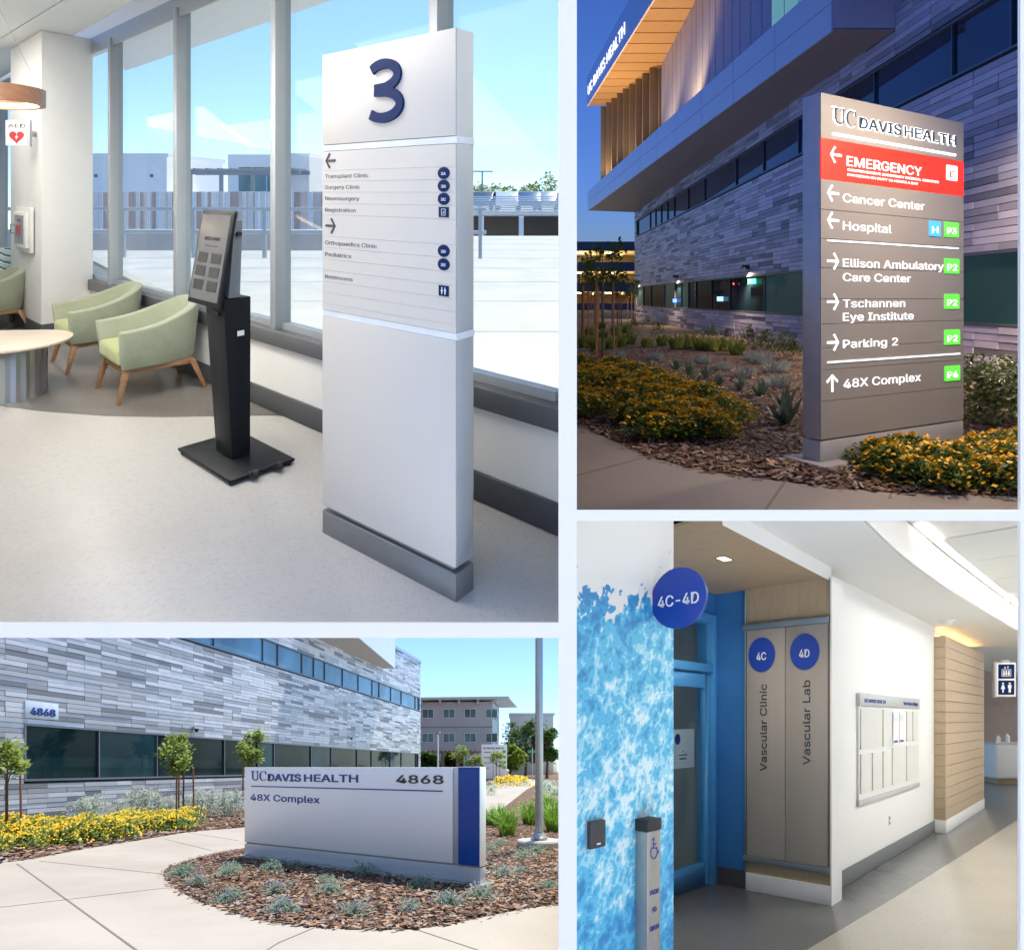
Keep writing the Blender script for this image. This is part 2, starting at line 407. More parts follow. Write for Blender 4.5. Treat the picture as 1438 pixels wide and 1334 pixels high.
mb = MB().prism([wpt(-6.55, -0.46), wpt(-6.55, 0.02), wpt(-7.9, 0.02), wpt(-7.9, -0.46)][::-1], 0, 3.3)
pier = build(mb, 'pier', white_paint, fr0, kind='structure', bevel=0.004)
mb = MB().prism([wpt(-6.54, -0.472), wpt(-6.54, -0.02), wpt(-7.91, -0.02), wpt(-7.91, -0.472)][::-1], 0.003, 0.15)
build(mb, 'baseboard', dark_base, fr0, parent=pier, base=pier.location)
# window wall
ww = bpy.data.objects.new('window_wall', None); COL.objects.link(ww); ww.location = frw.base(); ww['kind'] = 'structure'
bW = ww.location
frame_m = pm('window frame grey', (0.36, 0.39, 0.43), 0.4, metal=0.3, var=0.03)
sill_m = pm('dark sill', (0.105, 0.11, 0.12), 0.4)
pane_m = clear_glass('window glass', refl=0.03)
def wpart(mb, name, mat, **k): return build(mb, name, mat, frw, parent=ww, base=bW, **k)
def wbox(v0, v1, w0, w1): return MB().prism([(-12.5, v0), (0.038 - 0.74*v0, v0), (0.038 - 0.74*v1, v1), (-12.5, v1)], w0, w1)
wpart(wbox(0.0, 0.3, -0.02, 0.478), 'knee_wall', white_paint)
wpart(wbox(-0.018, -0.001, 0.004, 0.15), 'baseboard', dark_base, bevel=0.004)
wpart(wbox(-0.03, 0.22, 0.479, 0.588), 'sill', sill_m, bevel=0.006)
wpart(wbox(0.02, 0.2, 3.2, 4.0), 'head', white_paint)
wpart(wbox(0.0, 0.018, 3.12, 3.3), 'head_trim', frame_m)
mus = [-0.83 - 1.69*k for k in range(8)]
for u in mus:
    if -7.9 < u < -6.5: pass
    wpart(MB().box(u-0.035, u+0.035, -0.02, 0.105, 0.589, 3.2), 'mullion', frame_m, bevel=0.004)
edges = [-0.045] + mus + [-12.5]
for a, b in zip(edges[1:], edges[:-1]):
    wpart(MB().box(a+0.036, b-(0.036 if b < -0.1 else 0), 0.060, 0.070, 0.589, 3.199), 'pane', pane_m)
    wpart(MB().box(a+0.036, b-(0.036 if b < -0.1 else 0), 0.035, 0.095, 0.589, 0.635), 'rail', frame_m)

# directory sign with the big 3
YS = math.atan2(-0.503, 0.659); fs = Fr(P1, -0.874, 2.956, YS)
sg_white = pm('warm white sign face', (0.65, 0.62, 0.58), 0.38, var=0.012, scale=2)
sg_side = pm('satin aluminium sign side', (0.62, 0.66, 0.70), 0.22, metal=0.75, var=0.03)
sg_base = pm('grey sign base', (0.22, 0.225, 0.23), 0.35, metal=0.4)
sg = thing('directory_sign', 'tall white floor directory sign with a big navy number 3 in front of the windows', 'sign', fs)
WD, TH = 0.829, 0.105
def part(mb, name, mat, par=sg, fr=fs, **k):
    b = par.location if par.parent is None else par.parent.location
    return build(mb, name, mat, fr, parent=par, base=b, **k)
part(MB().box(0, WD, 0, TH, 0, 0.105), 'plinth', sg_base, bevel=0.002)
part(MB().box(0.03, WD-0.03, 0.02, TH-0.02, 0.106, 0.129), 'recess', pm('recess dark', (0.3, 0.3, 0.31), 0.4, metal=0.5))
body = part(MB().box(0.0, WD, 0.004, TH, 0.13, 2.2), 'body', sg_side, bevel=0.0025)
zs = [1.755, 1.668, 1.619, 1.569, 1.518, 1.466, 1.367, 1.316, 1.263, 1.212, 1.161, 1.11, 1.06, 1.03]
part(MB().box(0.001, WD-0.001, -0.001, 0.0035, 1.787, 2.199), 'header_panel', sg_white, bevel=0.001)
part(MB().box(0.001, WD-0.001, -0.001, 0.0035, 0.131, 1.0), 'blank_panel', sg_white, bevel=0.001)
for a, b in zip(zs[1:], zs[:-1]):
    part(MB().box(0.001, WD-0.001, -0.001, 0.0035, a+0.0004, b-0.0004), 'name_strip', sg_white)
acr = pm('frosted acrylic', (0.78, 0.82, 0.86), 0.25)
for a, b in ((1.758, 1.784), (1.002, 1.028)):
    part(MB().box(-0.001, WD+0.002, 0.0015, TH+0.002, a, b), 'accent_band', acr)
pts3 = []
for cx_, cy_, rx, ry, a0, a1 in ((0.425, 2.058, 0.088, 0.050, 145, -62), (0.425, 1.935, 0.102, 0.054, 68, -140)):
    for i in range(19):
        a = math.radians(a0 + (a1 - a0) * i / 18); pts3.append((cx_ + rx*math.cos(a), cy_ + ry*math.sin(a)))
    if a0 == 145: pts3 += [(0.44, 2.006), (0.372, 2.0045), (0.372, 1.9925), (0.44, 1.991)]
part(MB().stroke(pts3[:20] + [(0.372, 2.004)], 0.042, -0.013, -0.001).stroke([(0.372, 1.995)] + pts3[22:], 0.042, -0.0135, -0.001), 'numeral', navy)
def arrow(mb, cu, cw, r, ang, v, th, t=0.003):
    c, s_ = math.cos(ang), math.sin(ang)
    def q(x, y): return (cu + x*c - y*s_, cw + x*s_ + y*c)
    for pts in ([(-r, -th), (r*0.9, -th), (r*0.9, th), (-r, th)],
                [(r, 0), (r - th*1.6, 0.0), (r*0.15 - th, r*0.85), (r*0.15 + th*0.8, r*0.85 + th*0.9)],
                [(r, 0), (r*0.15 + th*0.8, -r*0.85 - th*0.9), (r*0.15 - th, -r*0.85), (r - th*1.6, 0.0)]):
        mb.prism([q(*p) for p in pts], v - t, v, 'v')
    return mb
def rowt(i): return zs[i+1] + 0.0145
names = {1: 'Transplant Clinic', 2: 'Surgery Clinic', 3: 'Neurosurgery', 4: 'Registration', 6: 'Orthopaedics Clinic', 7: 'Pediatrics', 9: 'Restrooms'}
wid = {1: .30, 2: .245, 3: .24, 4: .215, 6: .355, 7: .185, 9: .195}
for i, t in names.items():
    part(MB().text(t, 0.022, rowt(i), 0.0245, wid[i], v=-0.001, ext=0.001, bold=0.0), 'lettering', ink)
part(arrow(MB(), 0.062, 1.7125, 0.036, math.pi, -0.001, 0.0055), 'arrow', ink)
part(arrow(MB(), 0.062, 1.4165, 0.036, 0, -0.001, 0.0055), 'arrow', ink)
for i, t in ((1, '3A'), (2, '3B'), (3, '3C'), (6, '3D'), (7, '3E')):
    cw = (zs[i] + zs[i+1]) / 2
    b = part(MB().disc(0.768, cw, 0.031, -0.004, -0.001, rw=0.0235), 'badge', navy)
    part(MB().text(t, 0.768, cw-0.0075, 0.0155, 0.026, v=-0.004, ext=0.001, bold=0.012, align='c'), 'badge_text', white_ink, par=b)
def restroom(mb, cu, cw, s, v, m=0, t=0.001):
    for dx, skirt in ((-0.27, True), (0.27, False)):
        mb.disc(cu + dx*s, cw + 0.36*s, 0.085*s, v - t, v, n=12, m=m)
        x = cu + dx*s
        pts = ([(x-0.05*s, cw-0.42*s), (x+0.05*s, cw-0.42*s), (x+0.06*s, cw-0.12*s), (x+0.17*s, cw-0.12*s), (x+0.08*s, cw+0.24*s), (x-0.08*s, cw+0.24*s), (x-0.17*s, cw-0.12*s), (x-0.06*s, cw-0.12*s)] if skirt else
               [(x-0.09*s, cw-0.42*s), (x+0.09*s, cw-0.42*s), (x+0.09*s, cw-0.05*s), (x+0.14*s, cw-0.05*s), (x+0.14*s, cw+0.24*s), (x-0.14*s, cw+0.24*s), (x-0.14*s, cw-0.05*s), (x-0.09*s, cw-0.05*s)])
        mb.prism(pts, v - t, v, 'v', m)
    return mb
b = part(MB().box(0.742, 0.794, -0.004, -0.001, 1.472, 1.512), 'badge', navy)
part(MB().box(0.757, 0.759, -0.0052, -0.004, 1.48, 1.505).box(0.777, 0.779, -0.0052, -0.004, 1.48, 1.505).box(0.757, 0.779, -0.0052, -0.004, 1.479, 1.481)
     .box(0.757, 0.779, -0.0052, -0.004, 1.503, 1.505).box(0.764, 0.772, -0.0052, -0.004, 1.487, 1.49).box(0.769, 0.772, -0.0052, -0.004, 1.487, 1.496), 'badge_symbol', white_ink, par=b)
b = part(MB().box(0.742, 0.794, -0.004, -0.001, 1.166, 1.207), 'badge', navy)
part(restroom(MB(), 0.768, 1.1865, 0.032, -0.004), 'badge_symbol', white_ink, par=b)

# touch-screen kiosk
KX, KD = -1.62, 3.79; YK = math.atan2(-0.654, 0.757); fk = Fr(P1, KX, KD, YK)
kb = pm('black powder coat', (0.006, 0.008, 0.012), 0.42, spec=0.22, var=0.1, bmp=0.03, bscale=300)
kg = pm('grey kiosk shell', (0.22, 0.24, 0.27), 0.35, metal=0.4)
ks = thing('kiosk', 'black floor standing touch screen kiosk on a square base plate beside the windows', 'kiosk', fk)
part(MB().box(-0.33, 0.34, -0.21, 0.17, 0.02, 0.036), 'base_plate', kb, par=ks, fr=fk, bevel=0.004)
for cu, cv in ((-0.30, -0.18), (0.31, -0.18), (0.31, 0.14), (-0.30, 0.14)):
    part(MB().lathe([(0.02, 0), (0.024, 0.006), (0.024, 0.02)], 16, cu, cv), 'foot', black_rubber, par=ks, fr=fk)
for cv in (0.05, -0.09):
    part(MB().box(0.34, 0.365, cv-0.02, cv+0.03, 0.024, 0.05).disc(0.372, 0.04, 0.021, cv-0.012, cv+0.012, 16), 'caster', black_rubber, par=ks, fr=fk)
def taper(u0, u1, v0, v1, w0, U0, U1, V0, V1, w1):
    return MB().add([(u0,v0,w0),(u1,v0,w0),(u1,v1,w0),(u0,v1,w0),(U0,V0,w1),(U1,V0,w1),(U1,V1,w1),(U0,V1,w1)],
                    [(0,3,2,1),(4,5,6,7),(0,1,5,4),(1,2,6,5),(2,3,7,6),(3,0,4,7)])
colm = part(taper(-0.11, 0.09, -0.08, 0.03, 0.037, -0.145, 0.095, -0.13, 0.03, 0.96), 'column', kb, par=ks, fr=fk, bevel=0.004)
part(MB().box(-0.10, 0.04, -0.138, -0.120, 0.865, 0.885), 'printer_slot', black_rubber, par=colm, fr=fk)
part(MB().box(0.0935, 0.0955, -0.05, -0.01, 0.74, 0.77), 'data_plate', white_ink, par=colm, fr=fk)
part(taper(-0.08, 0.09, -0.10, -0.03, 0.962, -0.06, 0.11, -0.075, -0.025, 1.41), 'spine', kg, par=ks, fr=fk, bevel=0.006)
def tilt(mb, w0, v0, ang):
    c, s_ = math.cos(ang), math.sin(ang)
    mb.v = [(u, v0 + v*c + w*s_, w0 + w*c - v*s_) for u, v, w in mb.v]; return mb
TA = math.radians(9.5)
scr = part(tilt(MB().box(-0.205, 0.205, -0.02, 0.004, 0, 0.545), 0.925, -0.19, TA), 'screen_housing', kb, par=ks, fr=fk, bevel=0.012)
def screen_mat():
    m, nt, bs = new_mat('kiosk screen'); v = coords(nt, 'Object'); n = noise(nt, v, 3)
    nt.links.new(ramp(nt, n, [(0.3, (0.09, 0.09, 0.095)), (0.7, (0.13, 0.13, 0.135))]), bs.inputs['Base Color'])
    bs.inputs['Roughness'].default_value = 0.18; bs.inputs['Specular IOR Level'].default_value = 0.2
    bs.inputs['Emission Color'].default_value = (0.6, 0.62, 0.66, 1); bs.inputs['Emission Strength'].default_value = 0.05
    return m
part(tilt(MB().box(-0.178, 0.178, -0.0225, -0.019, 0.03, 0.518), 0.925, -0.19, TA), 'display', screen_mat(), par=scr, fr=fk)
sdk = pm('screen dark print', (0.012, 0.013, 0.018), 0.15)
for r_ in range(3):
    for c_ in range(2):
        part(tilt(MB().box(-0.145 + c_*0.17, -0.025 + c_*0.17, -0.0245, -0.022, 0.085 + r_*0.078, 0.142 + r_*0.078), 0.925, -0.19, TA), 'screen_button', sdk, par=scr, fr=fk)
part(tilt(MB().text('WELCOME', 0.0, 0.37, 0.026, 0.2, v=-0.0225, ext=0.001, bold=0.015, align='c'), 0.925, -0.19, TA), 'lettering', sdk, par=scr, fr=fk)
part(tilt(MB().text('Please select an option below', 0.0, 0.335, 0.008, 0.16, v=-0.0225, ext=0.001, align='c'), 0.925, -0.19, TA), 'lettering', sdk, par=scr, fr=fk)
part(MB().tube([(0.105, -0.055, 1.33), (0.135, -0.055, 1.33)], 0.014, 10), 'lock', black_rubber, par=ks, fr=fk)

# armchairs
def tweed(name, a, b):
    m, nt, bs = new_mat(name)
    v = coords(nt, 'Object', (1, 1, 1)); n = noise(nt, v, 260, 2, 0.7); n2 = noise(nt, v, 7, 3)
    nt.links.new(mixc(nt, ramp(nt, n, [(0.35, a), (0.65, b)]), tuple(c*0.85 for c in a), ramp(nt, n2, [(0.4, (0, 0, 0)), (0.8, (0.4,)*3)])), bs.inputs['Base Color'])
    bs.inputs['Roughness'].default_value = 0.85; bs.inputs['Sheen Weight'].default_value = 0.2; bump(nt, bs, n, 0.25, 0.002)
    return m
up_out = tweed('sage tweed', (0.26, 0.30, 0.21), (0.41, 0.44, 0.33)); up_in = tweed('olive upholstery', (0.36, 0.40, 0.17), (0.46, 0.50, 0.25))
oak = wood('oak legs', (0.24, 0.12, 0.05), (0.38, 0.21, 0.10))
def armchair(fr, label):
    fr.k = 0.9
    t = thing('armchair', label, 'armchair', fr, 'green armchairs of the waiting room')
    path, n = [], 26
    for i in range(n + 1):
        a = math.pi * i / n
        path.append((-0.375 * math.copysign(abs(math.cos(a)) ** 0.62, math.cos(a)), -0.32 + 0.62 * max(0, math.sin(a)) ** 0.72, max(0, math.sin(a))))
    path = [(-0.375, -0.36, 0.0)] + path + [(0.375, -0.36, 0.0)]
    vs, fs_, k = [], [], len(path)
    for i, (u, v, q) in enumerate(path):
        p0 = path[max(i-1, 0)]; p1 = path[min(i+1, k-1)]
        tx, ty = p1[0]-p0[0], p1[1]-p0[1]; L = math.hypot(tx, ty); nx, ny = ty/L, -tx/L        # inward normal
        top = 0.60 + 0.185 * q ** 1.3; th = 0.085
        ins = (0.045 + 0.03*q)
        vs += [(u*0.93 + nx*0.01, v*0.95, 0.27), (u, v, 0.42), (u*1.06, v*1.05 + 0.02*q, top), (u*1.05 + nx*th, v*1.05 + ny*th + 0.02*q, top), (u + nx*(th+0.01), v + ny*(th+0.01), 0.36), (u*0.93 + nx*th, v*0.95 + ny*th, 0.27)]
    for i in range(k - 1):
        for j in range(6): fs_.append((i*6 + j, i*6 + (j+1) % 6, (i+1)*6 + (j+1) % 6, (i+1)*6 + j))
    fs_ += [tuple(range(5, -1, -1)), tuple((k-1)*6 + j for j in range(6))]
    sh = MB().add(vs, fs_)
    part(sh, 'shell', up_out, par=t, fr=fr, bevel=0.016, seg=3)
    part(MB().prism([(-0.29, -0.375), (0.29, -0.375), (0.29, -0.02), (0.19, 0.15), (-0.19, 0.15), (-0.29, -0.02)], 0.30, 0.445), 'seat_cushion', up_in, par=t, fr=fr, bevel=0.035, seg=4)
    part(MB().box(-0.31, 0.31, -0.33, 0.22, 0.235, 0.275), 'seat_frame', oak, par=t, fr=fr, bevel=0.004)
    for su in (-1, 1):
        for v0, v1 in ((-0.31, -0.38), (0.2, 0.31)):
            part(taper(su*0.315-0.016, su*0.315+0.016, v1-0.014, v1+0.014, 0.0, su*0.295-0.028, su*0.295+0.028, v0-0.026, v0+0.026, 0.268), 'leg', oak, par=t, fr=fr, bevel=0.004)
    return t
armchair(Fr(P1, -2.87, 5.16, math.radians(-44)), 'green armchair next to the black kiosk, its back to the window')
armchair(Fr(P1, -3.80, 5.96, math.radians(-44)), 'green armchair between another green armchair and the white pier')
armchair(Fr(P1, -5.88, 7.25, math.radians(-38)), 'green armchair beside the patterned bench, half out of view')

# oval coffee table
ft = Fr(P1, -4.06, 4.93, math.radians(4))
tb = thing('coffee_table', 'low oval coffee table with pale maple top on a ribbed steel drum', 'table', ft)
def stadium(a, b, n=14):
    r = b; return [((a-r) + r*math.cos(t), r*math.sin(t)) for t in [(-math.pi/2 + math.pi*i/n) for i in range(n+1)]] + [(-(a-r) + r*math.cos(t), r*math.sin(t)) for t in [(math.pi/2 + math.pi*i/n) for i in range(n+1)]]
part(MB().prism(stadium(0.60, 0.38), 0.405, 0.43), 'tabletop', wood('pale maple', (0.62, 0.51, 0.40), (0.72, 0.61, 0.50), 0.35, (2, 14, 2)), par=tb, fr=ft, bevel=0.008)
rib = []
for i, (a, b) in enumerate(stadium(0.42, 0.27, 26)): rib.append((a*(1.0 if i % 2 else 0.985), b*(1.0 if i % 2 else 0.985)))
part(MB().prism(rib, 0.0, 0.404), 'drum', pm('ribbed steel', (0.42, 0.43, 0.45), 0.3, metal=0.75, var=0.05, scale=5), par=tb, fr=ft)

# pendant ring, ceiling devices, AED things, bench
fp = Fr(P1, -4.02, 4.85, 0, 2.24)
pr = thing('pendant_lamp', 'round walnut ring pendant lamp glowing on its inside', 'lamp', fp)
walnut = wood('walnut veneer', (0.20, 0.09, 0.05), (0.33, 0.17, 0.10), 0.4, (3, 3, 20))
def ring(r0, r1, w0, w1, n=48):
    vs, fs_ = [], []
    for i in range(n):
        a = 2*math.pi*i/n
        for r, w in ((r1, w0), (r1, w1), (r0, w1), (r0, w0)): vs.append((r*math.cos(a), r*math.sin(a), w))
    for i in range(n):
        j = (i+1) % n
        for k in range(4): fs_.append((i*4+k, j*4+k, j*4+(k+1) % 4, i*4+(k+1) % 4))
    return MB().add(vs, fs_)
part(ring(0.36, 0.40, 0, 0.125), 'ring', walnut, par=pr, fr=fp, smooth=True)
part(ring(0.335, 0.358, 0.012, 0.045), 'light_strip', em('warm led', (1.0, 0.78, 0.52), 6.0, True), par=pr, fr=fp, smooth=True)
for a in (0.3, 2.4, 4.5):
    part(MB().tube([(0.38*math.cos(a), 0.38*math.sin(a), 0.12), (0, 0, 1.0)], 0.0014, 5), 'wire', dark_base, par=pr, fr=fp)
for i, (u, v, lab) in enumerate(((-7.0, -1.55, 'flat white ceiling access point beside the white pier'), (-7.5, -2.0, 'small white ceiling detector near the pendant lamp'))):
    x, d = wpt(u, v); f_ = Fr(P1, x, d, YW, 3.3)
    o = thing('ceiling_detector', lab, 'detector', f_)
    r = 0.16 if i == 0 else 0.09
    part(MB().lathe([(r*0.7, -0.06), (r*0.96, -0.05), (r, -0.03), (r*0.9, -0.012)], 28), 'cover', white_paint, par=o, fr=f_, smooth=True)
    part(MB().lathe([(r*0.8, -0.011), (r*0.8, 0.0)], 20), 'mount', alu_paint, par=o, fr=f_)
    if i: part(MB().lathe([(r*0.3, -0.075), (r*0.3, -0.06)], 14), 'lens', ink, par=o, fr=f_)
red = pm('red vinyl', (0.55, 0.02, 0.03), 0.4)
def heart(mb, cu, cw, s, v, t=0.002):
    pts = []
    for i in range(28):
        a = 2*math.pi*i/28; pts.append((cu + s*0.031*16*math.sin(a)**3, cw + s*0.031*(13*math.cos(a) - 5*math.cos(2*a) - 2*math.cos(3*a) - math.cos(4*a))))
    return mb.prism(pts[::-1], v - t, v, 'v')
def bolt(mb, cu, cw, s, v):
    return mb.prism([(cu-0.12*s, cw-0.5*s), (cu+0.28*s, cw+0.08*s), (cu+0.02*s, cw+0.08*s), (cu+0.16*s, cw+0.5*s), (cu-0.26*s, cw-0.1*s), (cu, cw-0.1*s)], v-0.0015, v, 'v')
xa, da = wpt(-6.98, -0.80); xa += 0.27; fa = Fr(P1, xa, da, 0.12, 2.07)
ae = thing('aed_sign', 'small white AED blade sign with a red heart on the pier', 'sign', fa)
pl_ = part(MB().box(-0.11, 0.105, -0.012, 0.012, 0, 0.27), 'blade', white_ink, par=ae, fr=fa, bevel=0.002)
part(MB().box(0.106, 0.135, -0.02, 0.02, -0.01, 0.28).box(0.115, 0.128, 0.02, 0.34, 0.1, 0.16), 'bracket', alu_paint, par=ae, fr=fa)
part(MB().text('AED', 0, 0.19, 0.06, 0.17, v=-0.012, ext=0.002, align='c'), 'lettering', ink, par=ae, fr=fa)
part(heart(MB(), 0, 0.095, 0.15, -0.012), 'heart', red, par=ae, fr=fa)
part(bolt(MB(), 0, 0.09, 0.07, -0.014), 'bolt', white_ink, par=ae, fr=fa)
xa, da = wpt(-7.12, -0.475); fc = Fr(P1, xa, da, YW, 0.90)
ac = thing('defibrillator_cabinet', 'white wall cabinet with a glass door and a red heart on the pier', 'cabinet', fc)
part(MB().box(-0.33, 0.33, -0.03, 0.0, 0.0, 0.50), 'flange', white_paint, par=ac, fr=fc, bevel=0.004)
part(MB().box(-0.27, 0.27, -0.06, -0.031, 0.05, 0.45), 'door', white_paint, par=ac, fr=fc, bevel=0.006)
part(MB().box(-0.20, 0.18, -0.064, -0.0605, 0.09, 0.41), 'pane', pm('cabinet glass', (0.20, 0.21, 0.22), 0.1), par=ac, fr=fc)
part(heart(MB(), -0.01, 0.24, 0.17, -0.065), 'heart', red, par=ac, fr=fc)
part(MB().text('AED', -0.01, 0.345, 0.03, 0.12, v=-0.065, ext=0.002, align='c', bold=0.01), 'lettering', red, par=ac, fr=fc)
part(MB().tube([(-0.24, -0.06, 0.2), (-0.24, -0.09, 0.2), (-0.24, -0.09, 0.3), (-0.24, -0.06, 0.3)], 0.007, 6), 'handle', black_rubber, par=ac, fr=fc)
def zigzag():
    m, nt, bs = new_mat('zigzag fabric'); v = coords(nt, 'Object', (1, 1, 1))
    sp = nt.nodes.new('ShaderNodeSeparateXYZ'); nt.links.new(v, sp.inputs[0])
    pp = nt.nodes.new('ShaderNodeMath'); pp.operation = 'PINGPONG'; pp.inputs[1].default_value = 0.035; nt.links.new(sp.outputs[0], pp.inputs[0])
    ma = nt.nodes.new('ShaderNodeMath'); ma.operation = 'MULTIPLY_ADD'; ma.inputs[1].default_value = 0.7; nt.links.new(pp.outputs[0], ma.inputs[0]); nt.links.new(sp.outputs[2], ma.inputs[2])
    mu = nt.nodes.new('ShaderNodeMath'); mu.operation = 'MULTIPLY'; mu.inputs[1].default_value = 11.0; nt.links.new(ma.outputs[0], mu.inputs[0])
    fr_ = nt.nodes.new('ShaderNodeMath'); fr_.operation = 'FRACT'; nt.links.new(mu.outputs[0], fr_.inputs[0])
    nt.links.new(ramp(nt, fr_.outputs[0], [(0.0, (0.7, 0.72, 0.7)), (0.25, (0.04, 0.10, 0.20)), (0.5, (0.35, 0.55, 0.5)), (0.75, (0.65, 0.66, 0.62)), (0.9, (0.25, 0.38, 0.12))], 'CONSTANT'), bs.inputs['Base Color'])
    bs.inputs['Roughness'].default_value = 0.85; return m
fb = Fr(P1, -6.9, 8.35, math.radians(-10))
be = thing('bench', 'waiting bench in blue and green zigzag fabric behind the green armchair', 'bench', fb)
zz = zigzag()
part(MB().box(-0.6, 0.5, -0.5, 0.0, 0.25, 0.47), 'seat', zz, par=be, fr=fb, bevel=0.02)
part(MB().box(-0.6, 0.32, 0.0, 0.14, 0.25, 0.84), 'backrest', zz, par=be, fr=fb, bevel=0.02)
part(MB().box(-0.55, 0.45, -0.45, 0.1, 0.0, 0.249), 'base', dark_base, par=be, fr=fb)

# ceiling light panels over the room (their reflections show as pale strips in the glass)
led = em('neutral led panel', (1.0, 0.94, 0.86), 2.8, True)
for i, (x, d) in enumerate(((-1.75, 2.95), (-3.0, 3.75), (-4.9, 4.9), (-6.4, 6.6))):
    f_ = Fr(P1, x, d, YW, 3.3)
    o = thing('ceiling_light', 'recessed rectangular ceiling light panel over the waiting room', 'light', f_, 'ceiling lights of the waiting room')
    part(MB().box(-1.22, 1.22, -0.62, 0.62, -0.012, -0.001), 'frame', white_paint, par=o, fr=f_)
    part(MB().box(-1.2, 1.2, -0.6, 0.6, -0.016, -0.0125), 'diffuser', led, par=o, fr=f_)

# ---- terrace and what stands beyond it
def conc(name, c, sc=3.0):
    m, nt, bs = new_mat(name); v = coords(nt); a = noise(nt, v, sc*0.35, 5, 0.6); b = noise(nt, v, sc*14, 4, 0.7)
    nt.links.new(mixc(nt, ramp(nt, a, [(0.3, tuple(x*0.86 for x in c)), (0.7, tuple(x*1.08 for x in c))]), tuple(x*0.8 for x in c), ramp(nt, b, [(0.5, (0, 0, 0)), (0.8, (0.5,)*3)])), bs.inputs['Base Color'])
    bs.inputs['Roughness'].default_value = 0.85; bump(nt, bs, b, 0.12, 0.004); return m
deck_shade_m = conc('terrace painted shade', (0.17, 0.185, 0.19), 6.0); deck_w = conc('pale terrace paving', (0.55, 0.54, 0.52))  # strip by the glass: shade put into the deck colour
def clipx(pts): return [(min(x, 0.084*d), d) for x, d in pts]
def xplan(pts, z0, z1, name, mat, kind='structure'): return plan(P1X, clipx(pts), z0, z1, name, mat, kind)
xplan([wpt(-16, 0.31), wpt(0.04, 0.31), wpt(3.2, 2.7), wpt(-16, 2.7)], -0.2, 0.0, 'terrace', deck_shade_m)
xplan([wpt(-22, 2.71), wpt(2.4, 2.71), (1.9, 23), (-22, 23)], -0.2, 0.0, 'terrace', deck_w)
jt = pm('terrace joint', (0.33, 0.33, 0.33), 0.9)
tr_ = [o_ for o_ in bpy.data.objects if o_.name.startswith('terrace')][-1]
for k_ in range(9):
    d_ = 5.2 + k_*2.0; x0_, x1_ = max(-20, A1[0] - (d_ - A1[1])*1.157 + 3.9), 0.083*d_
    if x1_ > x0_: build(MB().box(x0_, x1_, d_, d_ + 0.03, 0.0005, 0.0035), 'joint', jt, Fr(P1X), parent=tr_, base=tr_.location)
xplan([wpt(-16, 2.5), wpt(2.6, 2.5), wpt(2.6, 2.7), wpt(-16, 2.7)], 0.001, 0.07, 'kerb', conc('kerb', (0.5, 0.49, 0.42)))
rail_m = pm('white railing paint', (0.45, 0.50, 0.55), 0.4, metal=0.2)
fr_r = Fr(P1X, -14.5, 15.6, math.radians(-2.0))
rl = thing('terrace_railing', 'pale metal guard railing with posts along the terrace edge outside the windows', 'railing', fr_r)
for i in range(9): part(MB().box(i*1.72-0.04, i*1.72+0.04, -0.04, 0.04, 0, 1.16), 'post', rail_m, par=rl, fr=fr_r)
for z in (1.165, 0.62): part(MB().tube([(-0.5, 0, z), (13.9, 0, z)], 0.045, 8), 'rail', rail_m, par=rl, fr=fr_r)
fr_q = Fr(P1X, -16, 17.4, math.radians(-1))
build(MB().box(0, 13, 0, 0.3, 0, 0.55), 'parapet', deck_w, fr_q, kind='structure')
bw = pm('white stucco', (0.88, 0.87, 0.85), 0.8, var=0.03)
# white hospital block
f_ = Fr(P1X, -47, 62, 0.0, -9)
o = thing('hospital_block', 'plain white windowless block behind the striped screen wall', 'building', f_)
part(MB().box(0, 13.6, 0, 12, 0, 13.9), 'wall', bw, par=o, fr=f_)
part(MB().box(-0.3, 13.9, -0.3, 12, 13.9, 14.3), 'roof_edge', bw, par=o, fr=f_)
for k in range(7): part(MB().box(1.2 + k*1.8, 1.5 + k*1.8, -0.05, 0, 12.0 - (k % 3)*1.3, 12.3 - (k % 3)*1.3), 'vent', sill_m, par=o, fr=f_)
# striped screen wall
f_ = Fr(P1X, -29.5, 44, math.radians(-6), -5)
o = thing('screen_wall', 'long low screen wall striped in white and rust slats beyond the railing', 'wall', f_)
part(MB().box(0, 20.0, 0.2, 3, 0, 6.6), 'wall', bw, par=o, fr=f_)
sl = [pm('slat white', (0.80, 0.79, 0.77), 0.7), pm('slat pale', (0.76, 0.74, 0.72), 0.7), pm('slat rust', (0.52, 0.38, 0.32), 0.7), pm('slat sand', (0.70, 0.60, 0.54), 0.7)]
rs = random.Random(3); u = 0.1
while u < 19.8:
    wdt = rs.choice((0.10, 0.16, 0.26)); part(MB().box(u, u+wdt, rs.uniform(0.0, 0.1), 0.2, 0, 6.6 - rs.random()*0.05), 'slat', rs.choice(sl), par=o, fr=f_); u += wdt + 0.05
# stair tower building with teal glass
f_ = Fr(P1X, -26.6, 60, math.radians(4), -9)
o = thing('glass_tower_building', 'white framed building with tall teal windows behind the kiosk', 'building', f_)
part(MB().box(0, 8.6, 0, 9, 0, 14.1), 'wall', bw, par=o, fr=f_)
teal = dark_glass('teal glass', (0.10, 0.27, 0.30), 0.1)
for a in range(3):
    for b_, (z0, z1) in enumerate(((9.6, 12.9), (5.6, 8.9))):
        part(MB().box(1.0 + a*1.3, 2.2 + a*1.3, -0.06, 0.0, z0, z1), 'window', teal, par=o, fr=f_)
part(MB().box(0.85, 5.0, -0.1, -0.001, 8.95, 9.55), 'spandrel', bw, par=o, fr=f_)
for k in range(4): part(MB().box(-8.6 + k*2.1, -6.9 + k*2.1, 2.0, 9, 0, 9.6 + (k % 2)*0.5), 'annex', bw, par=o, fr=f_)
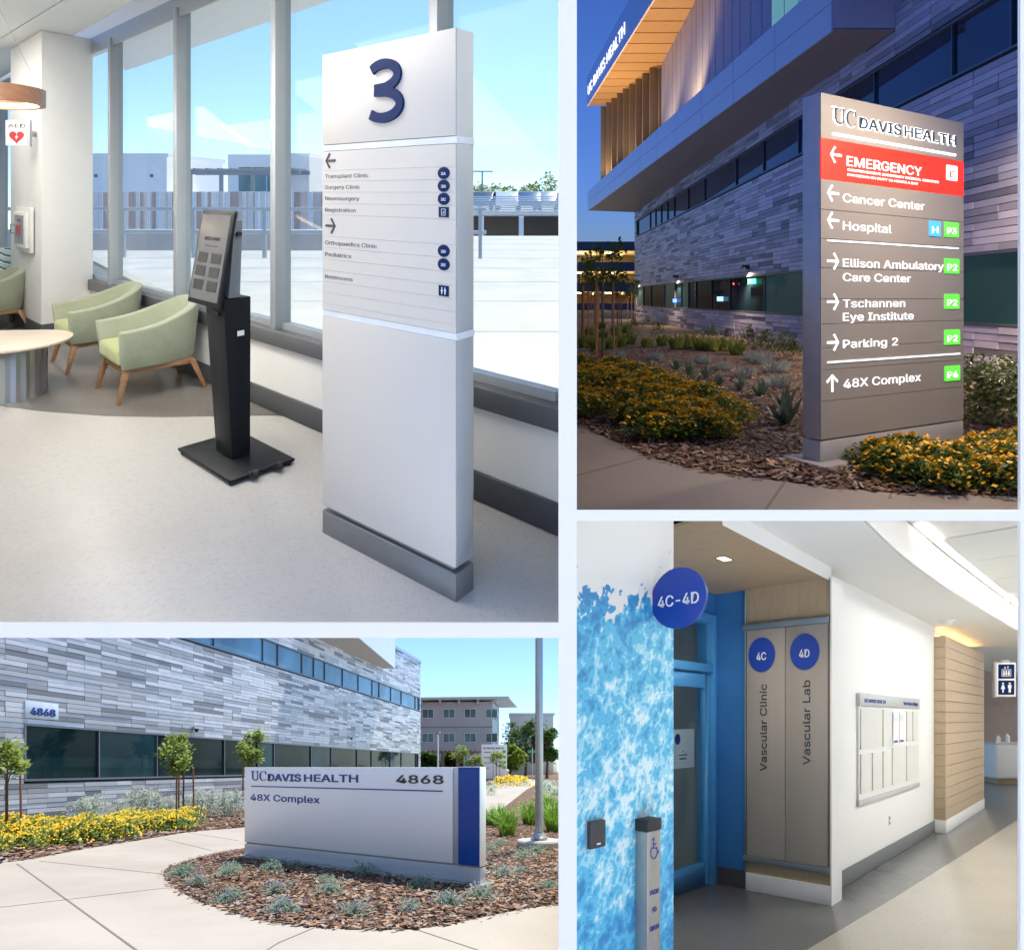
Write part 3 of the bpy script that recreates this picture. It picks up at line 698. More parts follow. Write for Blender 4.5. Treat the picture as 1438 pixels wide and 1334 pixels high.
# rooftop pergola
f_ = Fr(P1X, -26.3, 52, math.radians(-3), 0)
o = thing('rooftop_pergola', 'grey steel roof pergola above the striped screen wall', 'pergola', f_)
for k in range(4): part(MB().box(k*2.6, k*2.6+0.25, 0, 0.25, -1.0, 3.0), 'post', grey_steel, par=o, fr=f_)
for k in range(2): part(MB().box(-0.6, 9.2, k*2.2, k*2.2+0.25, 3.0, 3.35), 'beam', grey_steel, par=o, fr=f_)
for k in range(10): part(MB().box(-0.4 + k*1.0, -0.25 + k*1.0, -0.3, 2.8, 3.36, 3.5), 'slat', grey_steel, par=o, fr=f_)
# white cube building between the mullions
f_ = Fr(P1X, -20.4, 55, 0, -9)
o = thing('cube_building', 'plain white cube shaped building beside the parking garage', 'building', f_)
part(MB().box(0, 3.0, 0, 8, 0, 13.7), 'wall', bw, par=o, fr=f_)
part(MB().box(-0.1, 3.1, -0.1, 8, 13.7, 13.9), 'roof_edge', bw, par=o, fr=f_)
# parking garage across the terrace
f_ = Fr(P1X, -17.2, 47, math.radians(-1.0), -9.2)
gar = thing('parking_garage', 'white louvred parking garage with cars on its top deck', 'building', f_)
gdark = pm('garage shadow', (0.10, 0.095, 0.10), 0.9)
for k, (z0, z1) in enumerate(((9.1, 10.5), (5.9, 7.4), (2.6, 4.1))):
    part(MB().box(0, 21.0, 0.3, 18, z0 - 0.1, z0 + 0.25), 'floor_slab', conc('garage concrete %d' % k, (0.4, 0.39, 0.38)), par=gar, fr=f_)
    n = 9
    for i in range(n):
        zz0 = z0 + (z1 - z0) * i / n
        part(MB().box(0, 21.0, 0, 0.12, zz0 + 0.02, zz0 + (z1 - z0) / n - 0.035), 'louvre', bw, par=gar, fr=f_)
for k in range(8): part(MB().box(k*2.95, k*2.95+0.35, 0.25, 0.7, 0, 9.0), 'column', bw, par=gar, fr=f_)
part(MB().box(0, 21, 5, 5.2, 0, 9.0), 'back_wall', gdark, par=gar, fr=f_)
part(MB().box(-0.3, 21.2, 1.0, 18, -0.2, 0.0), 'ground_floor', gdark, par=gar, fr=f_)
def car(fr, col, label, group, n='parked_car'):
    t = thing(n, label, 'car', fr, group)
    prof = [(-2.2, 0.35), (-2.15, 0.8), (-1.5, 0.92), (-0.85, 1.42), (0.85, 1.46), (1.75, 1.0), (2.2, 0.85), (2.25, 0.35)]
    part(MB().prism(prof[::-1], -0.85, 0.85, 'v'), 'body', col, par=t, fr=fr, bevel=0.06)
    gl = pm('car glass', (0.03, 0.04, 0.05), 0.1) if 'car glass' not in bpy.data.materials else bpy.data.materials['car glass']
    part(MB().prism([(-1.25, 0.95), (1.5, 0.98), (0.78, 1.36), (-0.78, 1.33)], -0.875, 0.875, 'v'), 'window', gl, par=t, fr=fr)
    for a in (-1.4, 1.4):
        for s_ in (-0.78, 0.78):
            part(MB().disc(a, 0.33, 0.33, s_-0.1, s_+0.1, 18), 'wheel', black_rubber, par=t, fr=fr)
    return t
cols = [(pm('car white', (0.75, 0.75, 0.75), 0.2, coat=0.5), 'white'), (pm('car grey', (0.12, 0.13, 0.15), 0.2, metal=0.4, coat=0.5), 'dark grey'), (pm('car blue', (0.04, 0.08, 0.2), 0.2, metal=0.3, coat=0.5), 'blue'),
        (pm('car silver', (0.42, 0.43, 0.45), 0.25, metal=0.5, coat=0.5), 'silver'), (pm('car black', (0.02, 0.02, 0.02), 0.2, coat=0.5), 'black')]
rs = random.Random(5); seen = {}
for k, (u, c_) in enumerate(((3.0, 0), (5.6, 3), (13.2, 1), (15.1, 4), (16.8, 0), (18.5, 2), (19.9, 3), (10.5, 1))):
    x, d = f_.x + u*f_.c - 1.6*f_.s, f_.d + u*f_.s + 2.6*f_.c
    fcar = Fr(P1X, x, d, f_.c*0 + math.radians(90 if k % 3 else 80), f_.z + 9.36)
    car(fcar, cols[c_][0], '%s car parked on the top deck of the white louvred garage' % cols[c_][1], 'cars on the garage roof')
for k, u in enumerate((4.0, 14.6)):
    x, d = f_.x + u*f_.c - 6*f_.s, f_.d + u*f_.s + 7*f_.c
    fl_ = Fr(P1X, x, d, 0, f_.z + 9.35)
    o = thing('light_pole', 'thin twin headed light pole on the garage roof', 'light pole', fl_, 'light poles on the garage roof')
    part(MB().tube([(0, 0, 0), (0, 0, 3.2)], [0.09, 0.06], 8), 'pole', grey_steel, par=o, fr=fl_)
    for s_ in (-1, 1): part(MB().box(min(0, s_*0.9), max(0, s_*0.9), -0.08, 0.08, 3.1, 3.2), 'lamp_head', grey_steel, par=o, fr=fl_)
leaf_far = foliage('far tree leaves', (0.05, 0.11, 0.03), (0.16, 0.24, 0.06))
bark = pm('bark', (0.10, 0.07, 0.05), 0.9, var=0.3, bmp=0.3, bscale=30)
def big_tree(fr, r, h, n, label, group, leaf=leaf_far, size=0.35, trunk=0.25, name='tree', seed=1, cat='tree'):
    rnd = random.Random(seed); t = thing(name, label, cat, fr, group)
    mb = MB().tube([(0, 0, 0), (0.1, 0, h*0.35), (0, 0.1, h*0.7)], [trunk, trunk*0.7, trunk*0.3], 8)
    for k in range(6):
        a = rnd.uniform(0, 6.28); mb.tube([(0.05, 0, h*0.4 + k*0.05*h), (r*0.6*math.cos(a), r*0.6*math.sin(a), h*0.6 + 0.06*h*k)], [trunk*0.4, trunk*0.12], 5)
    part(mb, 'trunk', bark, par=t, fr=fr, smooth=True)
    pts = []; cl = [(rnd.uniform(-.62, .62)*r, rnd.uniform(-.62, .62)*r, h*0.62 + rnd.uniform(-.24, .30)*h, rnd.uniform(.28, .48)*r) for _ in range(16)]
    for i in range(n):
        c = rnd.choice(cl); a = rnd.uniform(0, 6.28); b = rnd.uniform(-1.2, 1.5); q = c[3] * rnd.uniform(0.5, 1.0)
        pts.append((c[0] + q*math.cos(a)*math.cos(b), c[1] + q*math.sin(a)*math.cos(b), c[2] + q*0.85*math.sin(b)))
    part(MB().leafset(pts, size, rnd=rnd, asp=0.8), 'crown', leaf, par=t, fr=fr, kind='stuff')
    return t
for k, (px, d, r) in enumerate(((690, 72, 2.8), (744, 74, 2.2), (728, 78, 1.9), (762, 73, 2.5), (672, 80, 2.2))):
    big_tree(Fr(P1X, (px-CX)/F*d, d, 0, -4.5), r, 6.9 if k != 3 else 8.2, 1100, 'green tree rising behind the top deck of the louvred garage', 'trees behind the garage', seed=k+3, size=0.42)

# ================================================================== place 3: sunny forecourt with the monument sign
fz = Fr(P3)
def mulch_mat(name, a, b, c):
    m, nt, bs = new_mat(name); v = coords(nt, 'Object', (1, 1, 1)); n = noise(nt, v, 22, 5, 0.7, 1.2); n2 = noise(nt, v, 1.2, 3)
    base = ramp(nt, n, [(0.3, a), (0.5, b), (0.72, c)])
    nt.links.new(mixc(nt, base, a, ramp(nt, n2, [(0.45, (0, 0, 0)), (0.7, (0.4,)*3)])), bs.inputs['Base Color'])
    bs.inputs['Roughness'].default_value = 0.95; bump(nt, bs, n, 0.9, 0.03); return m
mul3 = mulch_mat('bark mulch bed', (0.055, 0.028, 0.016), (0.15, 0.08, 0.045), (0.28, 0.17, 0.10))
chip3 = [pm('bark chip brown', (0.17, 0.085, 0.045), 0.9, var=0.3, scale=3), pm('bark chip tan', (0.33, 0.20, 0.12), 0.9, var=0.3, scale=3), pm('bark chip dark', (0.06, 0.032, 0.02), 0.9, var=0.3, scale=3), pm('bark chip grey', (0.30, 0.25, 0.21), 0.9, var=0.25, scale=3)]
conc3 = conc('sunlit pavement concrete', (0.41, 0.35, 0.275), 1.6)
joint_m = pm('pavement joint', (0.17, 0.15, 0.125), 0.9)
plan(P3, [(-70, 3.2), (0.078*3.2, 3.2), (0.078*230, 230), (-200, 230)], -0.2, -0.012, 'ground', mul3)
def inside(p, poly):
    x, y = p; r = False; j = len(poly) - 1
    for i in range(len(poly)):
        a, b = poly[i], poly[j]
        if (a[1] > y) != (b[1] > y) and x < (b[0]-a[0]) * (y-a[1]) / (b[1]-a[1]) + a[0]: r = not r
        j = i
    return r
def chips(pl, poly_px, n, mats, name, seed, size=0.035, zmax=0.03, weights=None, avoid=None):
    """loose bark chips over a bed: nobody could count them"""
    rnd = random.Random(seed); mb = MB(); poly = [pl.fl(*p) for p in poly_px]
    x0 = min(p[0] for p in poly); x1 = max(p[0] for p in poly); d0 = min(p[1] for p in poly); d1 = max(p[1] for p in poly)
    k = t = 0
    while k < n and t < n * 60:
        t += 1
        d = d0 / (1 - rnd.random() * (1 - d0/d1)); x = rnd.uniform(x0, x1)       # denser near by
        if not inside((x, d), poly) or (avoid and inside((x, d), avoid)): continue
        k += 1; x += rnd.gauss(0, 0.05); d += rnd.gauss(0, 0.05)
        L = size * rnd.uniform(0.6, 1.9); Wd = L * rnd.uniform(0.22, 0.5); a = rnd.uniform(0, 6.283); tl = rnd.uniform(-0.5, 0.5)
        c, s_ = math.cos(a), math.sin(a); z = rnd.uniform(-0.005, zmax); r2 = rnd.uniform(-0.4, 0.4)
        vs = []
        for u, v in ((-L, -Wd), (L, -Wd*0.7), (L*0.9, Wd), (-L*0.85, Wd*0.8)):
            vs.append((x + u*c - v*s_, d + u*s_ + v*c, z + u*math.sin(tl) * 0.6 + v*r2))
        mb.add(vs, [(0, 1, 2, 3)], rnd.choices(range(len(mats)), weights)[0])
    return build(mb, name, mats, Fr(pl), kind='stuff')
bedL = [(-90, 1224), (0, 1211.5), (42, 1206), (125, 1190.7), (195, 1179.5), (264, 1168), (342, 1161.5), (420, 1150), (520, 1130), (620, 1113), (690, 1102), (745, 1093.5)]
isle = [(762, 1097), (740, 1108), (700, 1139), (676, 1152), (600, 1163), (500, 1174), (420, 1183), (345, 1190), (290, 1200), (250, 1212), (230, 1221), (229, 1228), (233, 1236), (247, 1249), (280, 1266), (325, 1281), (372, 1293), (400, 1297), (441, 1301.5), (504, 1305), (572, 1305), (624, 1299), (675, 1288), (730, 1277), (790, 1268)]
pave = [P3.fl(*p) for p in bedL + isle] + [(0.0815*6.6, 6.6), (0.0815*4.0, 4.0), (-9, 4.0), (-14, 8.5)]
pav = plan(P3, pave, -0.1, 0.0, 'pavement', conc3)
def strip(pl, a, b, wd, z, name, mat, parent):
    A, B = pl.fl(*a), pl.fl(*b); L = math.hypot(B[0]-A[0], B[1]-A[1])
    f_ = Fr(pl, A[0], A[1], math.atan2(B[1]-A[1], B[0]-A[0]))
    return build(MB().box(0, L, -wd/2, wd/2, z, z+0.003), name, mat, f_, parent=parent, base=parent.location)
for a, b, wd in (((23.6, 1212.4), (200, 1340), .022), ((-20, 1276), (96, 1262.4), .016), ((96, 1262.4), (234, 1246.3), .016), ((55.6, 1208.7), (228, 1226.8), .016),
                 ((390, 1324), (441, 1302.5), .016), ((586.7, 1305.5), (672, 1334), .014), ((231, 1178), (298, 1194), .016), ((362, 1342), (392, 1323), .014), ((264, 1169), (335, 1180), .014)):
    strip(P3, a, b, wd, 0.0005, 'joint', joint_m, pav)
chips(P3, isle[2:] + [(790, 1150), (764, 1110)], 24000, chip3, 'bark_chips', 11, 0.027, weights=(5, 4, 3, 2))
chips(P3, bedL[:9] + [(520, 1122), (420, 1131), (342, 1140), (200, 1150), (0, 1175), (-90, 1180)], 5000, chip3, 'bark_chips', 12, 0.05, weights=(4, 4, 2, 3))

# ---- medical building with grey panel cladding
def tile_facade(th, fr, u0, u1, z0, z1, row, mod, holes, mats, seed, nparts=290, near=0.0, gap=0.012):
    rnd = random.Random(seed); cells = []
    nr = int(round((z1 - z0) / row))
    for r_ in range(nr):
        za, zb = z0 + r_*row, z0 + (r_+1)*row
        u = u0 - rnd.choice((0, 1)) * mod
        while u < u1:
            L = mod * rnd.choice((1, 1, 2, 2, 2, 3)); a, b = max(u, u0), min(u + L, u1); u += L
            segs = [(a, b)]
            for (h0, h1, g0, g1) in holes:
                if zb <= g0 + 0.02 or za >= g1 - 0.02: continue
                ns = []
                for s0, s1 in segs:
                    if h1 <= s0 or h0 >= s1: ns.append((s0, s1))
                    else:
                        if h0 - s0 > 0.05: ns.append((s0, h0))
                        if s1 - h1 > 0.05: ns.append((h1, s1))
                segs = ns
            for s0, s1 in segs:
                if s1 - s0 > 0.03: cells.append((s0, s1, za, zb, rnd.choices(range(len(mats)), (5, 5, 3, 1.6))[0], rnd.uniform(0.0, 0.02)))
    cells.sort(key=lambda c: abs((c[0]+c[1])/2 - near) + 0.6*abs(c[2] - 2.2))
    cache = {}; rest = MB()
    for i, (a, b, za, zb, m, pr) in enumerate(cells):
        if i < nparts:
            key = (round(b-a, 3), round(zb-za, 3), m)
            if key not in cache:
                f0 = Fr(fr.pl, fr.x, fr.d, 0, fr.z); f0.c, f0.s = fr.c, fr.s
                o = build(MB().box(gap/2, b-a-gap/2, -0.03, 0.0, gap/2, zb-za-gap/2), 'panel', mats[m], f0, parent=th, base=th.location)
                cache[key] = o.data
            else:
                o = bpy.data.objects.new('panel', cache[key]); COL.objects.link(o); o.parent = th; register(o, fr.pl)
            o.location = fr.to((a, -pr, za)) - fr.to((0, 0, 0))
        else:
            rest.box(a+gap/2, b-gap/2, -0.03-pr, 0.0, za+gap/2, zb-gap/2, m)
    build(rest, 'panel_cladding', mats, fr, parent=th, base=th.location, kind='stuff')
def cladding(tag_, k=1.0, t=(1, 1, 1)):
    return [pm('panel %s %d' % (tag_, i), tuple(c*k*q for q in t), 0.5, var=0.09, scale=2.2, bmp=0.06, bscale=40) for i, c in enumerate((0.60, 0.46, 0.33, 0.20))]
clad3 = cladding('day', 1.15, (1.03, 1.0, 0.965))
back_m = pm('dark joint backing', (0.06, 0.06, 0.065), 0.8)
YB = math.atan2(0.9903, 0.1386); fb3 = Fr(P3, -14.91 + 0.14*12, 12.0, YB)
def uB(px): d = 14.91 / (0.14 - (px - CX)/F); return (d - 12.0) / 0.9903
b3 = thing('medical_building', 'long medical building clad in mixed grey panels with ribbon windows under a projecting canopy', 'building', fb3)
UE = uB(590); LWz = (1.235, 2.735); RWz = (6.175, 7.295); ul = uB(32)
ROW = 0.13
part(MB().box(-9, UE, 0.0, 16, 0, 1.2).box(-9, UE, 0.0, 16, 2.745, 6.165).box(-9, UE, 0, 16, 7.305, 10.1).box(-9, ul, 0, 16, 1.2, 2.745).box(UE-0.6, UE, 0, 16, 1.2, 2.745).box(-9, UE, 3, 16, 1.2, 2.745).box(-9, UE, 3, 16, 6.165, 7.305).box(UE-0.25, UE, 0.4, 16, 6.165, 7.305), 'wall', back_m, par=b3, fr=fb3)
tile_facade(b3, fb3, -9, UE, 0.0, 10.14, ROW, 0.62, [(ul, UE-0.6, *LWz), (-9, UE-0.25, *RWz)], clad3, 21, near=6.0)
part(MB().box(-9, UE+0.1, -0.09, 16, 10.141, 10.35), 'roof_cap', alu_paint, par=b3, fr=fb3)
g_low = dark_glass('dark green glass', (0.012, 0.034, 0.034), 0.04, 0.5); g_low2 = dark_glass('teal shaded glass', (0.03, 0.075, 0.08), 0.05, 0.5); g_low.node_tree.nodes['Principled BSDF'].inputs['IOR'].default_value = 1.14; g_low2.node_tree.nodes['Principled BSDF'].inputs['IOR'].default_value = 1.14
g_rib = dark_glass('blue ribbon glass', (0.10, 0.21, 0.28), 0.06, 0.5)
wf = pm('window frame dark', (0.16, 0.175, 0.20), 0.35, metal=0.5)
def ribbon(th, fr, u0, u1, z0, z1, step, gl, seed, deep=0.12, nm='window'):
    rnd = random.Random(seed); t = 0.06
    w_ = build(MB().box(u0, u1, -0.05, deep, z0, z0+t).box(u0, u1, -0.05, deep, z1-t, z1).box(u0, u0+t, -0.05, deep, z0+t, z1-t).box(u1-t, u1, -0.05, deep, z0+t, z1-t), nm, wf, fr, parent=th, base=th.location)
    u = u0 + t
    while u < u1 - t - 0.05:
        e = min(u + step * rnd.choice((1, 1, 1.5, 0.55)), u1 - t)
        build(MB().box(u, e-0.012, deep*0.5, deep*0.5+0.02, z0+t, z1-t), 'pane', rnd.choice(gl), fr, parent=w_, base=th.location)
        build(MB().box(e-0.035, e+0.005, 0.0, deep*0.5-0.002, z0+t, z1-t), 'mullion', wf, fr, parent=w_, base=th.location)
        u = e + 0.005
ribbon(b3, fb3, ul, UE-0.6, *LWz, 2.5, [g_low, g_low, g_low2], 4)
ribbon(b3, fb3, -9, UE-0.25, *RWz, 2.4, [g_rib], 6)
# canopy box hanging over the facade
can_w = pm('canopy panel white', (0.72, 0.72, 0.73), 0.45, var=0.02)
P_ = lambda x, d: ((x - fb3.x)*fb3.c + (d - fb3.d)*fb3.s, -(x - fb3.x)*fb3.s + (d - fb3.d)*fb3.c)
cv = [P_(-7.95, 31.2), P_(-7.92, 43.4)]; ce = P_(-8.75, 43.6)
part(MB().prism([cv[0], cv[1], (ce[0], -0.05), (P_(-10.5, 31.2)[0], -0.05)], 8.3, 8.42), 'canopy_soffit', pm('canopy soffit', (0.52, 0.47, 0.42), 0.6), par=b3, fr=fb3)
fcan = Fr(P3, -7.95, 31.2, math.pi/2)
n = 5
for i in range(n):
    L = 12.2 / n
    part(MB().box(i*L+0.01, (i+1)*L-0.01, -0.04, 0.0, 8.28, 10.6), 'fascia_panel', can_w, par=b3, fr=fcan)
part(MB().box(12.16, 12.22, -0.02, 1.0, 8.28, 10.6).box(0, 12.1, 0.002, 1.0, 10.3, 10.6), 'canopy_box', can_w, par=b3, fr=fcan)
# address plate
fpl = Fr(P3, *[fb3.x + ul*fb3.c + 0.045*fb3.s, fb3.d + ul*fb3.s - 0.045*fb3.c], YB)
ap = thing('address_plate', 'pale address plate reading 4868 on the grey panel wall above the window', 'sign', fpl)
part(MB().box(0.0, 1.02, -0.03, 0.0, 2.88, 3.32), 'plate', pm('address plate face', (0.66, 0.70, 0.72), 0.35), par=ap, fr=fpl, bevel=0.004)
navy3 = pm('royal navy letters', (0.006, 0.05, 0.26), 0.4)
part(MB().text('4868', 0.14, 2.965, 0.27, 0.76, v=-0.03, ext=0.03, bold=0.02), 'numerals', navy3, par=ap, fr=fpl)
# small wall cameras
for px, z in ((269, 2.95), (489, 3.3)):
    u = uB(px); f_ = Fr(P3, fb3.x + u*fb3.c + 0.04*fb3.s, fb3.d + u*fb3.s - 0.04*fb3.c, YB, z)
    o = thing('wall_camera', 'small dome camera on the grey panel wall above the lower windows', 'camera', f_, 'wall cameras')
    part(MB().box(-0.06, 0.06, -0.12, 0.0, 0.05, 0.12), 'bracket', alu_paint, par=o, fr=f_)
    part(MB().lathe([(0.02, -0.08), (0.06, -0.05), (0.075, 0.0), (0.075, 0.05)], 14, 0, -0.16), 'dome', ink, par=o, fr=f_, smooth=True)

# ---- monument sign
A3, B3 = (-4.80, 11.5), (-0.46, 8.67); YM = math.atan2(B3[1]-A3[1], B3[0]-A3[0]); LM = math.hypot(B3[0]-A3[0], B3[1]-A3[1]); fm = Fr(P3, *A3, YM)
ms = thing('monument_sign', 'long low white monument sign lettered 48X Complex with a blue end panel', 'sign', fm)
sm = pm('monument white', (0.86, 0.86, 0.87), 0.42, var=0.012, scale=1); sb = pm('monument plinth paint', (0.60, 0.63, 0.68), 0.35, metal=0.2, var=0.02); sblue = pm('blue end panel', (0.008, 0.065, 0.31), 0.35, var=0.05)
TM = 0.13
part(MB().box(-0.06, LM+0.12, -0.09, TM+0.09, -0.05, 0.025), 'footing', conc('sign footing', (0.36, 0.35, 0.33)), par=ms, fr=fm, bevel=0.01)
part(MB().box(0.0, LM+0.04, 0.0, TM, 0.026, 0.235), 'plinth', sb, par=ms, fr=fm, bevel=0.006)
part(MB().box(0.03, LM, 0.02, TM-0.02, 0.236, 0.262), 'reveal', pm('reveal tan', (0.33, 0.30, 0.26), 0.5), par=ms, fr=fm)
part(MB().box(0.0, LM*0.915, 0.0, TM, 0.263, 1.6), 'sign_body', sm, par=ms, fr=fm, bevel=0.006)
part(MB().box(LM*0.916, LM*0.936, 0.02, TM-0.02, 0.263, 1.598), 'metal_spine', alu_paint, par=ms, fr=fm, bevel=0.003)
part(MB().box(LM*0.937, LM+0.04, -0.012, TM, 0.258, 1.605), 'end_panel', sm, par=ms, fr=fm, bevel=0.006)
part(MB().box(LM*0.9375, LM+0.036, -0.018, -0.0122, 0.262, 1.60), 'blue_panel', sblue, par=ms, fr=fm)
def uM(px):      # photograph column on the sign face
    k = (px - CX)/F; return (k*A3[1] - A3[0]) / ((B3[0]-A3[0])/LM - k*(B3[1]-A3[1])/LM)
def seriffed(mb, u0, w0, cap, width, v, ext, bold=0.0, m=0):
    """U and C in a roman face: thick and thin strokes with serifs"""
    W2 = width / 2.08; t = cap*0.17; th = cap*0.075; e0, e1 = v-ext, v
    # U
    mb.box(u0+W2*0.14, u0+W2*0.14+t, e0, e1, w0+cap*0.25, w0+cap); mb.box(u0+W2*0.80, u0+W2*0.80+th, e0, e1, w0+cap*0.25, w0+cap)
    mb.box(u0, u0+W2*0.42, e0, e1, w0+cap-th*0.8, w0+cap+0.001); mb.box(u0+W2*0.64, u0+W2*1.0, e0, e1, w0+cap-th*0.8, w0+cap+0.001)
    pts = [(u0+W2*(0.14+0.04)+t/2*0.9 + (W2*0.66)*(0.5-0.5*math.cos(a))*0.98, w0+cap*0.25 - cap*0.2*math.sin(a)) for a in [math.pi*i/14 for i in range(15)]]
    mb.stroke(pts, t*0.62, e0, e1)
    # C
    cx_, cy_ = u0+W2*1.06+W2*0.5, w0+cap*0.5
    for i in range(22):
        a0 = math.radians(38 + i*12.9); a1 = math.radians(38 + (i+1)*12.9)
        f0 = 0.35 + 0.65*max(0, -math.cos(a0))**1; f1 = 0.35 + 0.65*max(0, -math.cos(a1))**1
        ro, rx = cap*0.52, W2*0.46
        def pt(a, f): return (cx_ + (rx - t*f)*math.cos(a), cy_ + (ro - t*0.55*f)*math.sin(a)), (cx_ + rx*math.cos(a), cy_ + ro*math.sin(a))
        i0, o0 = pt(a0, f0); i1, o1 = pt(a1, f1)
        mb.prism([i0, o0, o1, i1], e0, e1, 'v')
    mb.box(cx_+W2*0.30, cx_+W2*0.30+th*1.1, e0, e1, w0+cap*0.66, w0+cap)
    return mb
u0, u1 = uM(353), uM(503)
part(seriffed(MB(), u0, 1.365, 0.165, (u1-u0)*0.168, 0.0, 0.012), 'lettering', navy3, par=ms, fr=fm)
part(MB().text('DAVIS', u0+(u1-u0)*0.175, 1.365, 0.165, (u1-u0)*0.325, v=0.0, ext=0.012, bold=0.03), 'lettering', navy3, par=ms, fr=fm)
part(MB().text('HEALTH', u0+(u1-u0)*0.53, 1.365, 0.165, (u1-u0)*0.47, v=0.0, ext=0.012, bold=0.018), 'lettering', navy3, par=ms, fr=fm)
part(MB().text('4868', uM(557), 1.367, 0.165, uM(623)-uM(557), v=0.0, ext=0.012, bold=0.016), 'numerals', pm('grey letters', (0.05, 0.05, 0.055), 0.4), par=ms, fr=fm)
part(MB().box(uM(353), uM(622), -0.008, 0.0, 1.255, 1.272), 'rule_line', navy3, par=ms, fr=fm)
part(MB().text('48X Complex', uM(352), 1.015, 0.155, uM(449)-uM(352), v=0.0, ext=0.006, bold=0.02), 'lettering', navy3, par=ms, fr=fm)

# ---- light pole on its concrete foot
fl3 = Fr(P3, 0.55, 13.0, 0)
o = thing('light_pole', 'tall grey light pole bolted to a round concrete foot beside the monument sign', 'light pole', fl3)
part(MB().lathe([(0.46, -0.1), (0.46, 0.10), (0.44, 0.13)], 40), 'concrete_foot', conc('pole footing', (0.42, 0.39, 0.35)), par=o, fr=fl3, smooth=True)
part(MB().lathe([(0.17, 0.131), (0.17, 0.18), (0.13, 0.22), (0.10, 0.28)], 24), 'base_cover', grey_steel, par=o, fr=fl3, smooth=True)
pole_m = pm('pole paint', (0.30, 0.30, 0.31), 0.4, metal=0.5)
part(MB().lathe([(0.085, 0.25), (0.07, 7.0)], 24), 'pole', pole_m, par=o, fr=fl3, smooth=True)
part(MB().box(-0.9, 0.1, -0.14, 0.14, 7.0, 7.12), 'lamp_head', grey_steel, par=o, fr=fl3)

# ---- plants
lav_leaf = [foliage('lavender leaf', (0.10, 0.16, 0.11), (0.22, 0.30, 0.21)), foliage('grey green leaf', (0.14, 0.19, 0.13), (0.27, 0.33, 0.24))]
lav_fl = foliage('violet bloom', (0.22, 0.10, 0.30), (0.36, 0.20, 0.45)); yel = foliage('yellow bloom', (0.72, 0.42, 0.01), (0.88, 0.60, 0.02), 0.15); ora = foliage('orange bloom', (0.50, 0.16, 0.005), (0.72, 0.28, 0.01), 0.15)
lan_leaf = foliage('lantana leaf', (0.06, 0.12, 0.02), (0.16, 0.24, 0.05)); sil_leaf = foliage('silver sage leaf', (0.27, 0.33, 0.25), (0.45, 0.50, 0.40), scale=5); grn_leaf = foliage('bright grass', (0.10, 0.22, 0.02), (0.24, 0.38, 0.05))
red_fl = foliage('red bloom', (0.4, 0.03, 0.04), (0.55, 0.06, 0.06))
def blade_pts(mb, n, r, h, wd, rnd, lean=0.6, m=0, cu=0, cv=0):
    for i in range(n):
        a = rnd.uniform(0, 6.283); q = r * math.sqrt(rnd.random()) * 0.35; L = h * rnd.uniform(0.6, 1.1); ln = rnd.uniform(0.1, lean)
        bx, by = cu + q*math.cos(a), cv + q*math.sin(a); a2 = a + rnd.uniform(-0.6, 0.6); c, s_ = math.cos(a2), math.sin(a2)
        w = wd * rnd.uniform(0.7, 1.2)
        mb.add([(bx - s_*w, by + c*w, 0), (bx + s_*w, by - c*w, 0), (bx + c*ln*L*0.45 + s_*w*0.7, by + s_*ln*L*0.45 - c*w*0.7, L*0.65), (bx + c*ln*L*0.45 - s_*w*0.7, by + s_*ln*L*0.45 + c*w*0.7, L*0.65), (bx + c*ln*L, by + s_*ln*L, L*0.9 - ln*L*0.15)],
               [(0, 1, 2, 3), (3, 2, 4)], m)
    return mb
def proto(pl, name, cat, group, label, parts, at=(0, 8)):
    """parts: list of (name, MB, material)"""
    f_ = Fr(pl, at[0], at[1], 0); f_.pl = PW if pl.lit else PQ          # plants grow plumb
    f_ = Fr(f_.pl, 0, 0, 0)
    t = thing(name, label, cat, f_, group)
    for n_, m_, mat in parts: build(m_, n_, mat, f_, parent=t, base=Vector((0, 0, 0)), kind='stuff' if n_ in ('foliage', 'flowers', 'blades', 'leaves', 'crown') else None)
    return t
def scatter(protos, pl, spots, seed, smin=0.85, smax=1.2, label=None, zoff=-0.02):
    rnd = random.Random(seed); done = []
    for i, sp in enumerate(spots):
        if len(sp) == 3 and sp[2] == 'w': x, d = sp[0], sp[1]
        else: x, d = pl.fl(sp[0], sp[1])
        sc = rnd.uniform(smin, smax) * (sp[2] if len(sp) > 2 and not isinstance(sp[2], str) else 1)
        done.append(dup(protos[i % len(protos)], pl, pl.w(x, d, zoff), label, sc, rnd.uniform(0, 6.283)))
    return done
def drop(protos):
    for p in protos:
        for c in list(p.children): bpy.data.objects.remove(c)
        bpy.data.objects.remove(p)
def mk_lav(seed, flowers):
    rnd = random.Random(seed); mb = MB(); pts = dome_pts(330, 0.32, 0.115, rnd, 0.3); mb.leafset(pts, 0.062, rnd=rnd, asp=0.28, flat=0.1)
    out = [('foliage', mb, lav_leaf[seed % 2])]
    if flowers: out.append(('flowers', MB().leafset(dome_pts(flowers, 0.3, 0.15, rnd, 0.85), 0.028, rnd=rnd, asp=0.7), lav_fl))
    return out
